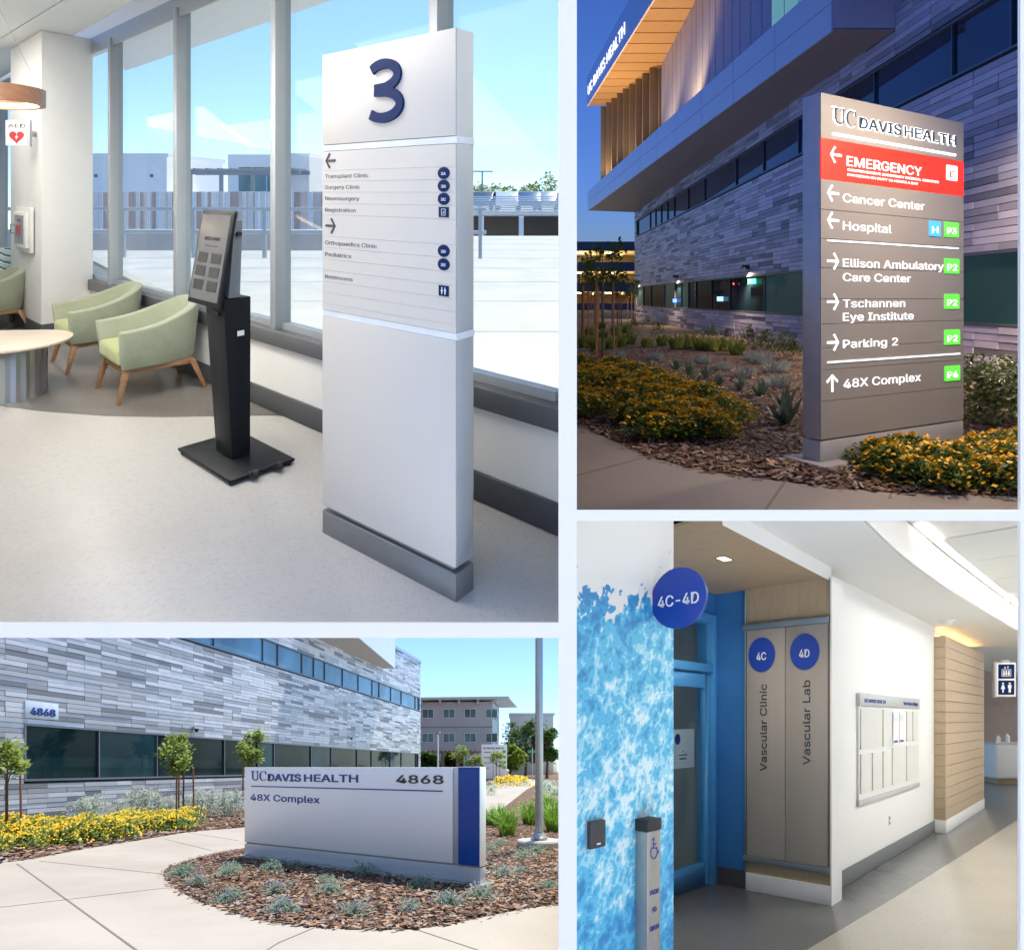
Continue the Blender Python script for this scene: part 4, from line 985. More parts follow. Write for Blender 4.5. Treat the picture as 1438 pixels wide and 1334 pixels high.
for k_, lab, spots in ((0, 'low grey green groundcover tuft on the bark island', [(322, 1224), (382, 1223), (463, 1254), (415, 1217), (255, 1230), (510, 1228), (320, 1228), (590, 1246), (455, 1238), (702, 1186), (752, 1198), (735, 1206), (688, 1195), (772, 1247)]),
                       (32, 'low groundcover tuft with small violet flowers on the bark island', [(278, 1241), (320, 1266), (388, 1254), (390, 1282), (400, 1281), (498, 1284), (575, 1279), (631, 1271), (674, 1261), (708, 1230), (730, 1226)])):
    pr = [proto(P3, 'groundcover_plant', 'plant', 'groundcover tufts on the bark island', lab, mk_lav(s_ + k_, k_)) for s_ in (1, 2, 3)]
    scatter(pr, P3, spots, 5 + k_, 0.62, 0.98); drop(pr)
def mk_lantana(seed, fl, r=0.5, h=0.4, nf=130, nl=650, fs_=0.045, leaf=None, ls=0.075):
    rnd = random.Random(seed)
    return [('foliage', MB().leafset(dome_pts(nl, r, h, rnd, 0.45), ls, rnd=rnd, asp=0.55), leaf or lan_leaf), ('flowers', MB().leafset(dome_pts(nf, r*1.02, h*1.08, rnd, 0.9), fs_, rnd=rnd, asp=0.9, flat=-0.2), fl)]
pr = [proto(P3, 'lantana_shrub', 'shrub', 'yellow lantana massed along the building', 'low shrub covered in yellow flowers in the bed before the grey panel wall', mk_lantana(s_, yel, 0.62, 0.25, 300, 900, 0.045, None, 0.07)) for s_ in (1, 2, 3)]
rnd = random.Random(8); sp = []
for k in range(34):
    t_ = k / 33; px = -30 + 290*t_ + rnd.uniform(-8, 8); lo = 1201 - 37*t_; hi = 1172 - 19*t_
    sp.append((px, lo + (hi - lo) * rnd.choice((0.12, 0.5, 0.9))))
scatter(pr, P3, sp, 9, 0.9, 1.35); drop(pr)
pr = [proto(P3, 'silver_shrub', 'shrub', 'pale sage shrubs along the building', 'pale silvery green shrub with reddish blooms behind the yellow flowers', 
      [('foliage', MB().leafset(dome_pts(750, 0.55, 0.75, random.Random(s_), 0.4), 0.085, rnd=random.Random(s_+9), asp=0.3), sil_leaf), ('flowers', MB().leafset(dome_pts(22, 0.55, 0.85, random.Random(s_+3), 0.95), 0.04, rnd=random.Random(s_)), red_fl)]) for s_ in (1, 2)]
scatter(pr, P3, [(116, 1159, 1.1), (135, 1157, 1.1), (168, 1155), (185, 1152), (205, 1151, 1.1), (222, 1150), (240, 1149), (262, 1148), (280, 1147), (298, 1146), (315, 1145, 1.1), (332, 1145)], 4); drop(pr)
pr = [proto(P3, 'grass_clump', 'grass', 'bright green grass clumps by the light pole', 'bright green tuft of ornamental grass near the light pole', [('blades', blade_pts(MB(), 260, 0.5, 0.62, 0.012, random.Random(s_), 0.7), grn_leaf)]) for s_ in (1, 2)]
scatter(pr, P3, [(700, 1160), (712, 1172), (745, 1157), (778, 1166, 1.2), (690, 1157, .8), (770, 1150)], 3); drop(pr)
young_leaf = foliage('young tree leaf', (0.10, 0.16, 0.02), (0.30, 0.36, 0.06), scale=4)
stake_m = wood('tree stake', (0.22, 0.10, 0.05), (0.35, 0.18, 0.09), 0.8, (4, 4, 20))
def mk_young(seed, leaf, h=2.55, n=950, r=0.58):
    rnd = random.Random(seed); pts = []
    cl = [(rnd.uniform(-.7, .7)*r, rnd.uniform(-.7, .7)*r, h*rnd.uniform(0.60, 0.93), r*rnd.uniform(0.35, 0.55)) for _ in range(9)]
    for i in range(n):
        c = rnd.choice(cl); a = rnd.uniform(0, 6.28); b = rnd.uniform(-1.4, 1.5); q = c[3]*rnd.uniform(0.3, 1)
        pts.append((c[0]+q*math.cos(a)*math.cos(b), c[1]+q*math.sin(a)*math.cos(b), c[2]+q*math.sin(b)))
    tr = MB().tube([(0, 0, 0), (0.02, 0.01, h*0.5), (0, 0, h*0.88)], [0.028, 0.022, 0.008], 7)
    for c in cl[:6]: tr.tube([(0.01, 0.0, h*0.52), (c[0]*0.8, c[1]*0.8, c[2])], [0.012, 0.004], 5)
    out = [('trunk', tr, bark), ('crown', MB().leafset(pts, 0.14, rnd=rnd, asp=0.5, flat=0.3), leaf)]
    for k in range(3):
        a = 0.6 + k*2.094; out.append(('stake', MB().tube([(0.3*math.cos(a), 0.3*math.sin(a), 0), (0.28*math.cos(a), 0.28*math.sin(a), h*0.60)], 0.026, 7), stake_m))
    return out
pr = [proto(P3, 'young_tree', 'tree', 'staked young trees along the building', 'staked young leafy tree', mk_young(s_, young_leaf)) for s_ in (1, 2, 3)]
for i, (px, py, sc, lab) in enumerate(((257, 1151, 1.0, 'staked young tree between the silvery shrubs and the monument sign'), (10, 1178, .92, 'staked young tree rising from the yellow flowers'),
        (353, 1138, 1.12, 'staked young tree behind the lettered end of the monument sign'), (448, 1113, 1.1, 'staked young tree behind the white monument sign before the dark window'), (512, 1103, 1.25, 'staked young tree in front of the dark window near the building corner'),
        (556, 1099, 1.1, 'small staked tree at the far corner of the panel building'), (645, 1101, 1.35, 'young tree beside the brown pergola'), (668, 1103, 1.1, 'young tree between the pergola and the far directory sign'), (697, 1101, 1.25, 'slim young tree before the far directory sign and the path'))):
    x, d = P3.fl(px, py); dup(pr[i % 3], P3, P3.w(x, d, -0.02), lab, sc, i*1.7)
drop(pr)
x, d = P3.fl(278, 1160); f_ = Fr(P3, x, d, 0.3)
o = thing('irrigation_stake', 'thin slanting blue marker stake in the bark beside the young tree', 'stake', f_)
part(MB().tube([(0, 0, 0), (0.13, 0, 0.72)], 0.016, 6), 'shaft', pm('blue stake paint', (0.12, 0.2, 0.35), 0.5), par=o, fr=f_)
part(MB().box(0.115, 0.15, -0.02, 0.02, 0.7, 0.78), 'cap', white_ink, par=o, fr=f_)

# ---- beyond: concrete building, far signs, pergola, trees
fo = Fr(P3, (586-CX)/F*125, 125, math.radians(-4), 0); fo.k = 1.08
ob = thing('office_building', 'grey concrete office building with paired windows and a flat overhanging roof', 'building', fo)
oc = conc('office concrete', (0.46, 0.44, 0.42), 0.5); og = dark_glass('office glass', (0.10, 0.19, 0.19), 0.1)
WO = 13.6
part(MB().box(0, WO, 0, 14, 0, 13.2), 'wall', oc, par=ob, fr=fo)
part(MB().box(WO+0.001, WO+0.02, 0.3, 13.5, 0, 13.2), 'end_wall', pm('office side', (0.42, 0.42, 0.43), 0.7), par=ob, fr=fo)
for r_ in range(3):
    for c_ in range(4):
        u = 0.3 + c_*3.85; z = 1.0 + r_*4.35 + 0.6
        w_ = part(MB().box(u+0.6, u+2.7, -0.03, 0.0, z, z+1.65), 'window', white_paint, par=ob, fr=fo)
        for q in range(2): part(MB().box(u+0.68+q*1.02, u+1.6+q*1.02, -0.06, -0.031, z+0.08, z+1.57), 'pane', og, par=w_, fr=fo)
    for c_ in range(6):
        part(MB().box(WO+0.021, WO+0.08, 0.8+c_*2.1, 1.7+c_*2.1, 1.6 + r_*4.35, 3.3 + r_*4.35), 'window', og, par=ob, fr=fo)
for z in (4.2, 8.6): part(MB().box(-0.02, WO+0.1, -0.08, -0.001, z, z+0.12), 'reveal_band', pm('office band', (0.24, 0.22, 0.2), 0.8), par=ob, fr=fo)
part(MB().prism([(-1, -1.6), (WO+3.2, -2.4), (WO+3.6, 15), (-1, 15)], 13.5, 13.9), 'roof', pm('pale roof metal', (0.55, 0.55, 0.54), 0.5), par=ob, fr=fo)
for c_ in range(5): part(MB().box(0.8+c_*3.4, 1.0+c_*3.4, -1.4, 0, 12.6, 13.49), 'bracket', oc, par=ob, fr=fo)
fo2 = Fr(P3, (716-CX)/F*140, 140, 0)
o = thing('annex_building', 'lower grey flat roofed wing beside the concrete office building', 'building', fo2)
part(MB().box(0, 9.5, 0, 10, 0, 13.0), 'wall', oc, par=o, fr=fo2); part(MB().box(0.5, 6, -0.06, -0.001, 7, 9.0), 'window', og, par=o, fr=fo2); part(MB().box(-0.2, 9.8, -0.3, 10, 13.0, 13.4), 'roof_edge', oc, par=o, fr=fo2)
def far_sign(px0, px1, ytop, ybot, name, label, lines):
    x0, d = P3.fl(px0, ybot); x1 = (px1-CX)/F*d; z = P3.zat(ytop, d); f_ = Fr(P3, x0, d, 0)
    t = thing(name, label, 'sign', f_); W_ = x1 - x0
    part(MB().box(0.05, W_-0.05, 0.05, 0.25, 0, 0.25), 'plinth', conc('far plinth ' + name, (0.4, 0.4, 0.4)), par=t, fr=f_)
    part(MB().box(0, W_, 0, 0.3, 0.251, z), 'panel', pm('far sign white ' + name, (0.88, 0.88, 0.87), 0.5), par=t, fr=f_)
    part(MB().text('UC DAVIS HEALTH', W_*0.08, z-0.55*min(1, z/4), 0.3*min(1, z/4), W_*0.8 if z > 2 else W_*0.3, v=0, ext=0.02, bold=0.02), 'lettering', navy3, par=t, fr=f_)
    for i, s_ in enumerate(lines):
        zz = z - 1.0*min(1, z/4) - i*0.62*min(1, z/4)
        part(MB().text(s_, W_*0.1, zz, 0.24*min(1, z/4), v=0, ext=0.02), 'lettering', ink, par=t, fr=f_)
        if z > 2: part(MB().box(W_*0.82, W_*0.95, -0.03, 0, zz-0.03, zz+0.3), 'badge', pm('badge green %d' % i, (0.08, 0.4, 0.05), 0.5), par=t, fr=f_)
far_sign(676, 712, 1045, 1096, 'directory_sign', 'distant tall white directory sign with green squares beside the path', ['Hospital', 'Parking', 'Eye Center', 'Clinics'])
far_sign(734, 783, 1068, 1086.5, 'monument_sign', 'distant low white monument sign behind the light pole', ['Clinics 4860'])
x, d = P3.fl(747.5, 1096); f_ = Fr(P3, x, d, 0)
o = thing('street_name_sign', 'green street name sign on a thin pole beside the path', 'street sign', f_)
part(MB().tube([(0, 0, 0), (0, 0, P3.zat(1050, d))], 0.06, 8), 'pole', grey_steel, par=o, fr=f_)
part(MB().box(-0.5, 0.5, -0.03, 0.03, P3.zat(1057, d), P3.zat(1053, d)), 'blade', pm('street sign green', (0.02, 0.25, 0.12), 0.4), par=o, fr=f_)
x, d = P3.fl(615, 1097); f_ = Fr(P3, x, d, 0)
o = thing('path_lamp', 'short pale lamp post in front of the concrete office building', 'lamp post', f_)
part(MB().tube([(0, 0, 0), (0, 0, P3.zat(1031, d))], 0.09, 8), 'pole', white_paint, par=o, fr=f_)
part(MB().lathe([(0.1, P3.zat(1031, d)), (0.32, P3.zat(1029.5, d)), (0.30, P3.zat(1027, d))], 14), 'lamp_head', grey_steel, par=o, fr=f_, smooth=True)
fpg = Fr(P3, (592-CX)/F*82, 82, 0)
o = thing('pergola', 'flat brown pergola with posts at the foot of the concrete office building', 'pergola', fpg)
pgm = pm('pergola brown', (0.20, 0.15, 0.12), 0.8)
for k in range(4): part(MB().box(0.6+k*1.9, 0.95+k*1.9, 0, 0.35, 0, 3.4), 'post', pgm, par=o, fr=fpg)
for v in (-0.5, 1.2): part(MB().box(-0.3, 7.3, v, v+0.2, 3.4, 3.65), 'beam', pgm, par=o, fr=fpg)
for k in range(14): part(MB().box(-0.2+k*0.54, 0.0+k*0.54, -1.0, 2.4, 3.66, 3.8), 'slat', pgm, par=o, fr=fpg)
tl = foliage('broad tree leaves', (0.025, 0.06, 0.012), (0.10, 0.16, 0.03))
for k, (px, d, r, h, lab) in enumerate(((738, 100, 4.6, 8.2, 'broad dark green tree beside the street sign'), (768, 92, 2.6, 7.6, 'broad dark green tree behind the light pole'), (602, 78, 1.5, 3.2, 'bushy tree behind the pergola by the building corner'), (634, 86, 1.8, 3.5, 'bushy tree behind the middle of the pergola'), (716, 84, 2.1, 4.2, 'yellow green tree next to the far directory sign'))):
    big_tree(Fr(P3, (px-CX)/F*d, d, 0), r, h, 5200, lab, 'trees by the far buildings', leaf=tl if k != 4 else young_leaf, size=0.4, seed=40+k)
pr = [proto(P3, 'lantana_shrub', 'shrub', 'far yellow shrubs', 'distant yellow flowering shrub near the far directory sign', mk_lantana(7, yel, 0.9, 0.6, 160, 400, 0.12))]
scatter(pr, P3, [(712, 1103), (720, 1101), (728, 1102), (703, 1106), (736, 1104)], 2); drop(pr)
pr = [proto(P3, 'silver_shrub', 'shrub', 'far silvery shrubs by the path', 'silvery shrub beside the pale path near the light pole', [('foliage', MB().leafset(dome_pts(500, 0.6, 0.6, random.Random(4), 0.4), 0.12, rnd=random.Random(2), asp=0.3), sil_leaf)])]
scatter(pr, P3, [(772, 1120), (780, 1128, 1.3), (766, 1112), (688, 1108, .9), (776, 1108), (690, 1116, .7)], 2); drop(pr)

# ================================================================== place 2: the same building at dusk, with the lit directory
mul2 = mulch_mat('dusk bark mulch', (0.05, 0.026, 0.016), (0.13, 0.075, 0.045), (0.25, 0.16, 0.10))
conc2 = conc('dusk pavement concrete', (0.26, 0.225, 0.19), 1.6)
plan(P2, [(0.09*5.2, 5.2), (6.9, 5.2), (150, 110), (150, 185), (0.09*185, 185)], -0.2, -0.012, 'ground', mul2)
edge2 = [(780, 582), (810, 596), (850, 614), (906, 640), (960, 655), (1020, 666), (1075, 673), (1130, 680), (1250, 692), (1433, 697), (1600, 698)]
ep = [P2.fl(*p) for p in edge2]
ep[0] = (0.089*ep[0][1], ep[0][1])
pav2 = plan(P2, [(0.089*4.83, 4.83)] + [(7.5, 4.83)] + ep[::-1], -0.03, 0.0, 'pavement', conc2)
for a, b, wd in (((806, 669), (921, 638), .02), ((1068, 726), (1103, 675.5), .02)): strip(P2, a, b, wd, 0.0005, 'joint', joint_m, pav2)
chips(P2, edge2[1:10] + [(1433, 560), (1200, 520), (1000, 500), (860, 480), (820, 500)], 22000, chip3, 'bark_chips', 31, 0.027, weights=(5, 3, 4, 3))
# ---- building
fd = Fr(P2, 9.6, 50.0, -math.pi/2)
b2 = thing('medical_building', 'grey panelled medical building at dusk with a glowing wood soffit and a deep canopy', 'building', fd)
clad2 = cladding('dusk', 1.18, (1.07, 0.96, 1.05))
U2 = 41.5; L2 = (1.045, 2.555); R2 = (6.375, 7.625); RW2 = 0.1504
part(MB().box(0, U2, 0, 14, 0, 1.04).box(0, U2, 0, 14, 2.56, 6.37).box(0, U2, 0, 14, 7.63, 14.0).box(0, 0.4, 0, 14, 1.04, 2.56).box(0, 0.8, 0, 14, 6.37, 7.63).box(0, U2, 2.5, 14, 1.04, 2.56).box(0, U2, 2.5, 14, 6.37, 7.63), 'wall', back_m, par=b2, fr=fd)
tile_facade(b2, fd, 0, U2, 0.0, 12.03, RW2, 0.68, [(0.4, U2, *L2), (0.8, U2, *R2)], clad2, 77, near=33.0, gap=0.014)
g2a = dark_glass('dusk glass', (0.012, 0.03, 0.04), 0.03, 0.25); g2b = em('dim teal interior', (0.05, 0.13, 0.14), 0.12); g2c = dark_glass('dusk ribbon glass', (0.01, 0.04, 0.09), 0.03, 0.9)
g2a.node_tree.nodes['Principled BSDF'].inputs['IOR'].default_value = 1.16
g2b.node_tree.nodes['Principled BSDF'].inputs['IOR'].default_value = 1.16
g2b.node_tree.nodes['Principled BSDF'].inputs['Roughness'].default_value = 0.05
g2a.node_tree.nodes['Principled BSDF'].inputs['IOR'].default_value = 1.16
g2b.node_tree.nodes['Principled BSDF'].inputs['IOR'].default_value = 1.16
g2b.node_tree.nodes['Principled BSDF'].inputs['Base Color'].default_value = (0.02, 0.05, 0.05, 1)
ribbon(b2, fd, 0.4, U2, *L2, 2.6, [g2a, g2a, g2b], 14)
ribbon(b2, fd, 0.8, U2, *R2, 3.0, [g2c], 16)
# lit rooms in the lower window: glowing boxes; red ones imitate traffic light reflections
for u, z, c, s_ in ((12.4, 1.5, (0.1, 0.2, 1.0), 4.0), (20.6, 1.6, (0.25, 0.6, 1.0), 3.0), (24.5, 2.3, (0.05, 0.8, 0.45), 3.0), (22.4, 2.25, (1.0, 0.05, 0.04), 8.0), (29.9, 2.42, (1.0, 0.06, 0.04), 8.0), (31.9, 2.2, (1.0, 0.06, 0.04), 8.0)):
    f_ = Fr(P2, 9.6 - 0.05, 50.0 - u, -math.pi/2, z)
    o = tag(build(MB().box(-0.05, 0.05, -0.012, 0.0, -0.04, 0.04) if s_ > 5 else MB().box(-0.42, 0.42, -0.012, 0.0, -0.10, 0.10), 'window_glow', em('glow %.1f' % u, c, s_*0.55), f_),
            ('small red glow imitating a traffic light reflected in the lower window' if s_ > 5 else {12.4: 'deep blue lit screen', 20.6: 'pale blue lit screen', 24.5: 'green lit strip sign'}[u] + ' showing in the lower window'), 'light', 'lights in the lower window')
# canopy band
cA, cB = (5.78, 48.6), (8.03, 16.0); YC = math.atan2(cB[1]-cA[1], cB[0]-cA[0]); LC = math.hypot(cB[0]-cA[0], cB[1]-cA[1]); fcn = Fr(P2, *cA, YC)
can2 = pm('dusk canopy panel', (0.78, 0.71, 0.74), 0.42, metal=0.15, var=0.02); sof2 = pm('dusk canopy soffit', (0.42, 0.37, 0.33), 0.6)
n = 11
for i in range(n):
    for z0, z1 in ((8.28, 9.0), (9.01, 9.74)):
        part(MB().box(i*LC/n+0.015, (i+1)*LC/n-0.015, -0.05, 0.0, z0, z1-0.012), 'fascia_panel', can2, par=b2, fr=fcn)
f0 = Fr(P2)
part(MB().prism([cA, (9.56, 49.6), (9.56, 16.0), cB][::-1], 8.3, 8.34), 'canopy_soffit', sof2, par=b2, fr=f0)
part(MB().prism([cA, (9.56, 49.6), (9.56, 16.0), cB][::-1], 8.36, 9.7), 'canopy_box', can2, par=b2, fr=f0)
# upper storey wall, fins, glowing soffit and its sign band
up_m = pm('upper storey panel', (0.33, 0.34, 0.40), 0.45, metal=0.2, var=0.03)
uA, uB_ = (9.4, 40.3), (8.35, 14.0); YU = math.atan2(uB_[1]-uA[1], uB_[0]-uA[0]); LU = math.hypot(uB_[0]-uA[0], uB_[1]-uA[1]); fu = Fr(P2, *uA, YU)
k = 0; u = 0.0
while u < LU:
    w_ = (0.45, 0.7, 0.55)[k % 3]; part(MB().box(u+0.012, min(u+w_, LU)-0.012, -0.03 - 0.01*(k % 2), 0.1, 9.71, 22), 'wall_panel', up_m, par=b2, fr=fu); u += w_; k += 1
part(MB().box(0, LU, 0.1, 0.5, 9.71, 22), 'storey_wall', back_m, par=b2, fr=fu)
w_ = part(MB().box(19.2, 22.6, -0.09, -0.035, 10.1, 13.5), 'window', wf, par=b2, fr=fu)
for q in range(3): part(MB().box(19.3+q*1.1, 20.3+q*1.1, -0.11, -0.0905, 10.2, 13.4), 'pane', em('lit upper glass %d' % q, (0.12, 0.30, 0.28), 0.5), par=w_, fr=fu)
fin_m = pm('bronze fin', (0.20, 0.165, 0.13), 0.5, metal=0.3); fA, fB = (7.3, 49.0), (9.3, 40.6)
YF = math.atan2(fB[1]-fA[1], fB[0]-fA[0]); LF = math.hypot(fB[0]-fA[0], fB[1]-fA[1]); ff = Fr(P2, *fA, YF)
for i in range(9): part(MB().box(i*LF/8.2, i*LF/8.2+0.1, -0.55, 0.0, 9.75, 16.25), 'fin', fin_m, par=b2, fr=ff)
part(MB().box(0, LF, 0.1, 0.5, 9.75, 16.2), 'fin_wall', pm('fin backing', (0.16, 0.13, 0.11), 0.7), par=b2, fr=ff)
sA, sB = (5.78, 48.6), (8.3, 13.0)
sofw = wood('warm wood soffit', (0.40, 0.23, 0.09), (0.55, 0.34, 0.15), 0.5, (1, 6, 1))
nb = 24
for i in range(nb):
    a, b = i/nb, (i+1)/nb - 0.003
    q = lambda t: (sA[0] + (sB[0]-sA[0])*t, sA[1] + (sB[1]-sA[1])*t)
    (x0, d0), (x1, d1) = q(a), q(b)
    part(MB().prism([(x0, d0), (x1, d1), (9.7, d1 - 0.0), (9.7, d0)], 16.25, 16.3), 'soffit_board', sofw, par=b2, fr=f0)
YT = math.atan2(sB[1]-sA[1], sB[0]-sA[0]); LT = math.hypot(sB[0]-sA[0], sB[1]-sA[1]); ftop = Fr(P2, *sA, YT)
part(MB().box(-0.05, LT, -0.1, -0.001, 16.2, 18.4), 'roof_fascia', can2, par=b2, fr=ftop)
part(MB().box(0, LT, 0.0, 5.0, 16.31, 18.35), 'roof_box', back_m, par=b2, fr=ftop)
halo = em('cool white halo light', (0.86, 0.93, 1.0), 1.6); lit = em('lit white letters', (0.93, 0.96, 1.0), 0.72)
rl_ = thing('roof_lettering', 'glowing white roof lettering on the edge of the wood soffit', 'sign', Fr(P2, *sA, YT, 16.4))
part(MB().text('UC DAVIS HEALTH', 0.5, 16.85, 1.0, 11.2, v=-0.12, ext=0.02, bold=0.0), 'lettering', lit, par=rl_, fr=ftop)
# shielded wall lights above the lower window
for i, u in enumerate((1.7, 13.0, 24.1, 33.0, 39.2)):
    f_ = Fr(P2, 9.56, 50.0 - u, -math.pi/2, 2.78)
    o = thing('wall_light', ('shielded wall light at the far corner of the dusk facade', 'shielded wall light between the far corner and the blue lit screen', 'shielded wall light above the green lit strip in the lower window', 'shielded wall light above the lower window behind the illuminated directory', 'shielded wall light on the dusk facade beyond the illuminated directory')[i], 'light', f_)
    part(MB().box(-0.12, 0.12, -0.05, 0.0, 0.02, 0.2), 'backplate', ink, par=o, fr=f_)
    part(MB().box(-0.1, 0.1, -0.26, -0.0505, 0.06, 0.18), 'hood', ink, par=o, fr=f_, bevel=0.01)
    lamp('wall_lamp', 'SPOT', f_, (0, -0.16, 0.04), 420, (1.0, 0.80, 0.60), o, 0.03, (0, math.radians(32), 0), spot=2.6)
# warm uplights standing on the canopy
for i, t_ in enumerate((0.06, 0.2, 0.36, 0.54)):
    x, d = cA[0] + (cB[0]-cA[0])*t_ + 0.35, cA[1] + (cB[1]-cA[1])*t_; f_ = Fr(P2, x, d, 0, 9.71)
    o = thing('uplight', 'warm uplight fixture standing on the canopy below the wood soffit', 'light', f_, 'uplights on the canopy')
    part(MB().lathe([(0.14, 0), (0.16, 0.2), (0.15, 0.22)], 14), 'housing', ink, par=o, fr=f_)
    part(MB().lathe([(0.12, 0.221), (0.12, 0.225)], 14), 'lens', em('uplight lens %d' % i, (1.0, 0.72, 0.38), 8.0), par=o, fr=f_)
    lamp('uplight_lamp', 'SPOT', f_, (0, 0, 0.4), 800, (1.0, 0.66, 0.30), o, 0.15, (math.pi, 0, 0), spot=2.3)
# ---- illuminated directory
SA, SB = (2.95, 6.13), (5.07, 7.2); YD = math.atan2(SB[1]-SA[1], SB[0]-SA[0]); LD = math.hypot(SB[0]-SA[0], SB[1]-SA[1]); fdr = Fr(P2, *SA, YD)
dr = thing('illuminated_directory', 'tall taupe illuminated directory sign with a red emergency band, lit at dusk', 'sign', fdr)
taupe = pm('taupe sign face', (0.36, 0.335, 0.30), 0.45, var=0.03, scale=1); taupe_s = pm('silver sign side', (0.52, 0.50, 0.53), 0.35, metal=0.3)
TD = 0.2; HT = 3.575
part(MB().box(-0.12, LD+0.12, -0.14, TD+0.14, -0.06, 0.04), 'footing', conc('directory footing', (0.34, 0.32, 0.3)), par=dr, fr=fdr, bevel=0.01)
part(MB().box(0.0, LD, 0.0, TD, 0.041, 0.235), 'plinth', pm('plinth pale', (0.50, 0.49, 0.47), 0.5), par=dr, fr=fdr, bevel=0.004)
part(MB().box(0.0, LD, 0.006, TD, 0.25, HT), 'cabinet', taupe_s, par=dr, fr=fdr, bevel=0.004)
def zD(y, u=0.0):
    d = SA[1] + u*fdr.s; return P2.zat(y, d)
zr0, zr1 = zD(251), zD(194)
rows2 = [0.25, 0.62, 0.92, 1.13, 1.36, 1.6, 1.9, 2.18, 2.46, zr0]
for a, b in zip(rows2[:-1], rows2[1:]): part(MB().box(0.002, LD-0.002, -0.004, 0.0055, a+0.003, b-0.003), 'name_panel', taupe, par=dr, fr=fdr)
part(MB().box(0.002, LD-0.002, -0.004, 0.0055, zr1+0.003, HT-0.002), 'header_panel', taupe, par=dr, fr=fdr)
part(MB().box(0.002, LD-0.002, -0.006, 0.0055, zr0, zr1), 'emergency_band', em('red lit acrylic', (0.86, 0.03, 0.012), 0.55), par=dr, fr=fdr)
def uD(px):
    k_ = (px - CX)/F; return (k_*SA[1] - SA[0]) / (fdr.c - k_*fdr.s)
def ln(t, px0, px1, ybase, ycap, mat=lit, bold=0.0, v=-0.005, ext=0.004, py_at=None):
    u = uD(px0); z0 = zD(ybase, u); z1 = zD(ycap, u)
    return part(MB().text(t, u, z0, z1 - z0, uD(px1) - u, v=v, ext=ext, bold=bold), 'lettering', mat, par=dr, fr=fdr)
hu0, hu1 = uD(1168), uD(1341); zb, zc = zD(173.5, hu0), zD(151.5, hu0)
face_m = pm('letter face slate', (0.045, 0.06, 0.085), 0.4)
for mat, off, bd in ((halo, -0.006, 0.045), (face_m, -0.0115, 0.0)):
    g_ = 0.012 if bd else 0.0
    part(seriffed(MB(), hu0-g_, zb-g_, zc-zb+2*g_, (hu1-hu0)*0.178+g_, off, 0.005), 'lettering', mat, par=dr, fr=fdr)
    part(MB().text('DAVIS', hu0+(hu1-hu0)*0.19, zb, zc-zb, (hu1-hu0)*0.33, v=off, ext=0.005, bold=0.022+bd), 'lettering', mat, par=dr, fr=fdr)
    part(MB().text('HEALTH', hu0+(hu1-hu0)*0.545, zb, zc-zb, (hu1-hu0)*0.455, v=off, ext=0.005, bold=0.016+bd), 'lettering', mat, par=dr, fr=fdr)
def hline(px0, px1, y, th, mat, v=-0.006): 
    u = uD(px0); z = zD(y, u); return part(MB().box(u, uD(px1), v-0.006, v, z-th/2, z+th/2), 'rule_line', mat, par=dr, fr=fdr)
hline(1168, 1341, 188.5, 0.022, halo)
hline(1161, 1345, 338, 0.016, lit); hline(1161, 1347, 509, 0.016, lit)
def arr(px, y, ang, mat=lit):
    u = uD(px); part(arrow(MB(), u, zD(y, u), 0.085, ang, -0.005, 0.0125, 0.004), 'arrow', mat, par=dr, fr=fdr)
arr(1173, 218, math.pi)
ln('EMERGENCY', 1188, 1293, 233, 214, bold=0.006, v=-0.007)
ln('COMPREHENSIVE EMERGENCY MEDICAL SERVICES', 1189, 1317, 240.5, 235.5, v=-0.007, bold=0.0); ln('PHYSICIAN ON DUTY 24 HOURS A DAY', 1189, 1288, 247.5, 242.5, v=-0.007, bold=0.0)
arr(1169, 272, math.pi); ln('Cancer Center', 1183, 1297, 284, 267)
arr(1169, 310, math.pi); ln('Hospital', 1183, 1251, 323, 306)
arr(1169, 367, 0); ln('Ellison Ambulatory', 1183, 1324, 375, 358.5); ln('Care Center', 1183, 1278, 395, 379)
arr(1169, 424, 0); ln('Tschannen', 1183, 1270, 432, 416); ln('Eye Institute', 1183, 1282, 451, 435)
arr(1169, 481, 0); ln('Parking 2', 1183, 1260, 489, 473)
arr(1168, 538, math.pi/2); ln('48X Complex', 1184, 1292, 545, 528)
gsq = em('green lit badge', (0.10, 0.62, 0.05), 0.75); bsq = em('blue lit badge', (0.06, 0.33, 0.85), 0.8); wsq = em('white lit badge', (0.9, 0.9, 0.9), 0.9)
redt = em('red lit letter', (0.86, 0.03, 0.012), 0.5)
for t_, px0, px1, yc, bm_, tm in (('E', 1328, 1343, 243.5, wsq, redt), ('H', 1303.5, 1320, 321.5, bsq, lit), ('P3', 1325, 1345, 323, gsq, lit), ('P2', 1325, 1346, 374, gsq, lit), ('P2', 1325, 1346, 423.5, gsq, lit), ('P2', 1325, 1347, 473.5, gsq, lit), ('P4', 1325.5, 1347, 524, gsq, lit)):
    u0, u1 = uD(px0), uD(px1); z = zD(yc, (u0+u1)/2)
    # rows were read at the near edge; the badge's own distance sets its height
    hgt = 0.165
    bd = part(MB().rrect(u0, u1, z-hgt/2, z+hgt/2, 0.012, -0.011, -0.006), 'badge', bm_, par=dr, fr=fdr)
    part(MB().text(t_, (u0+u1)/2, z-0.048, 0.097, (u1-u0)*(0.66 if len(t_) > 1 else 0.5), v=-0.011, ext=0.003, bold=0.012, align='c'), 'badge_text', tm, par=bd, fr=fdr)
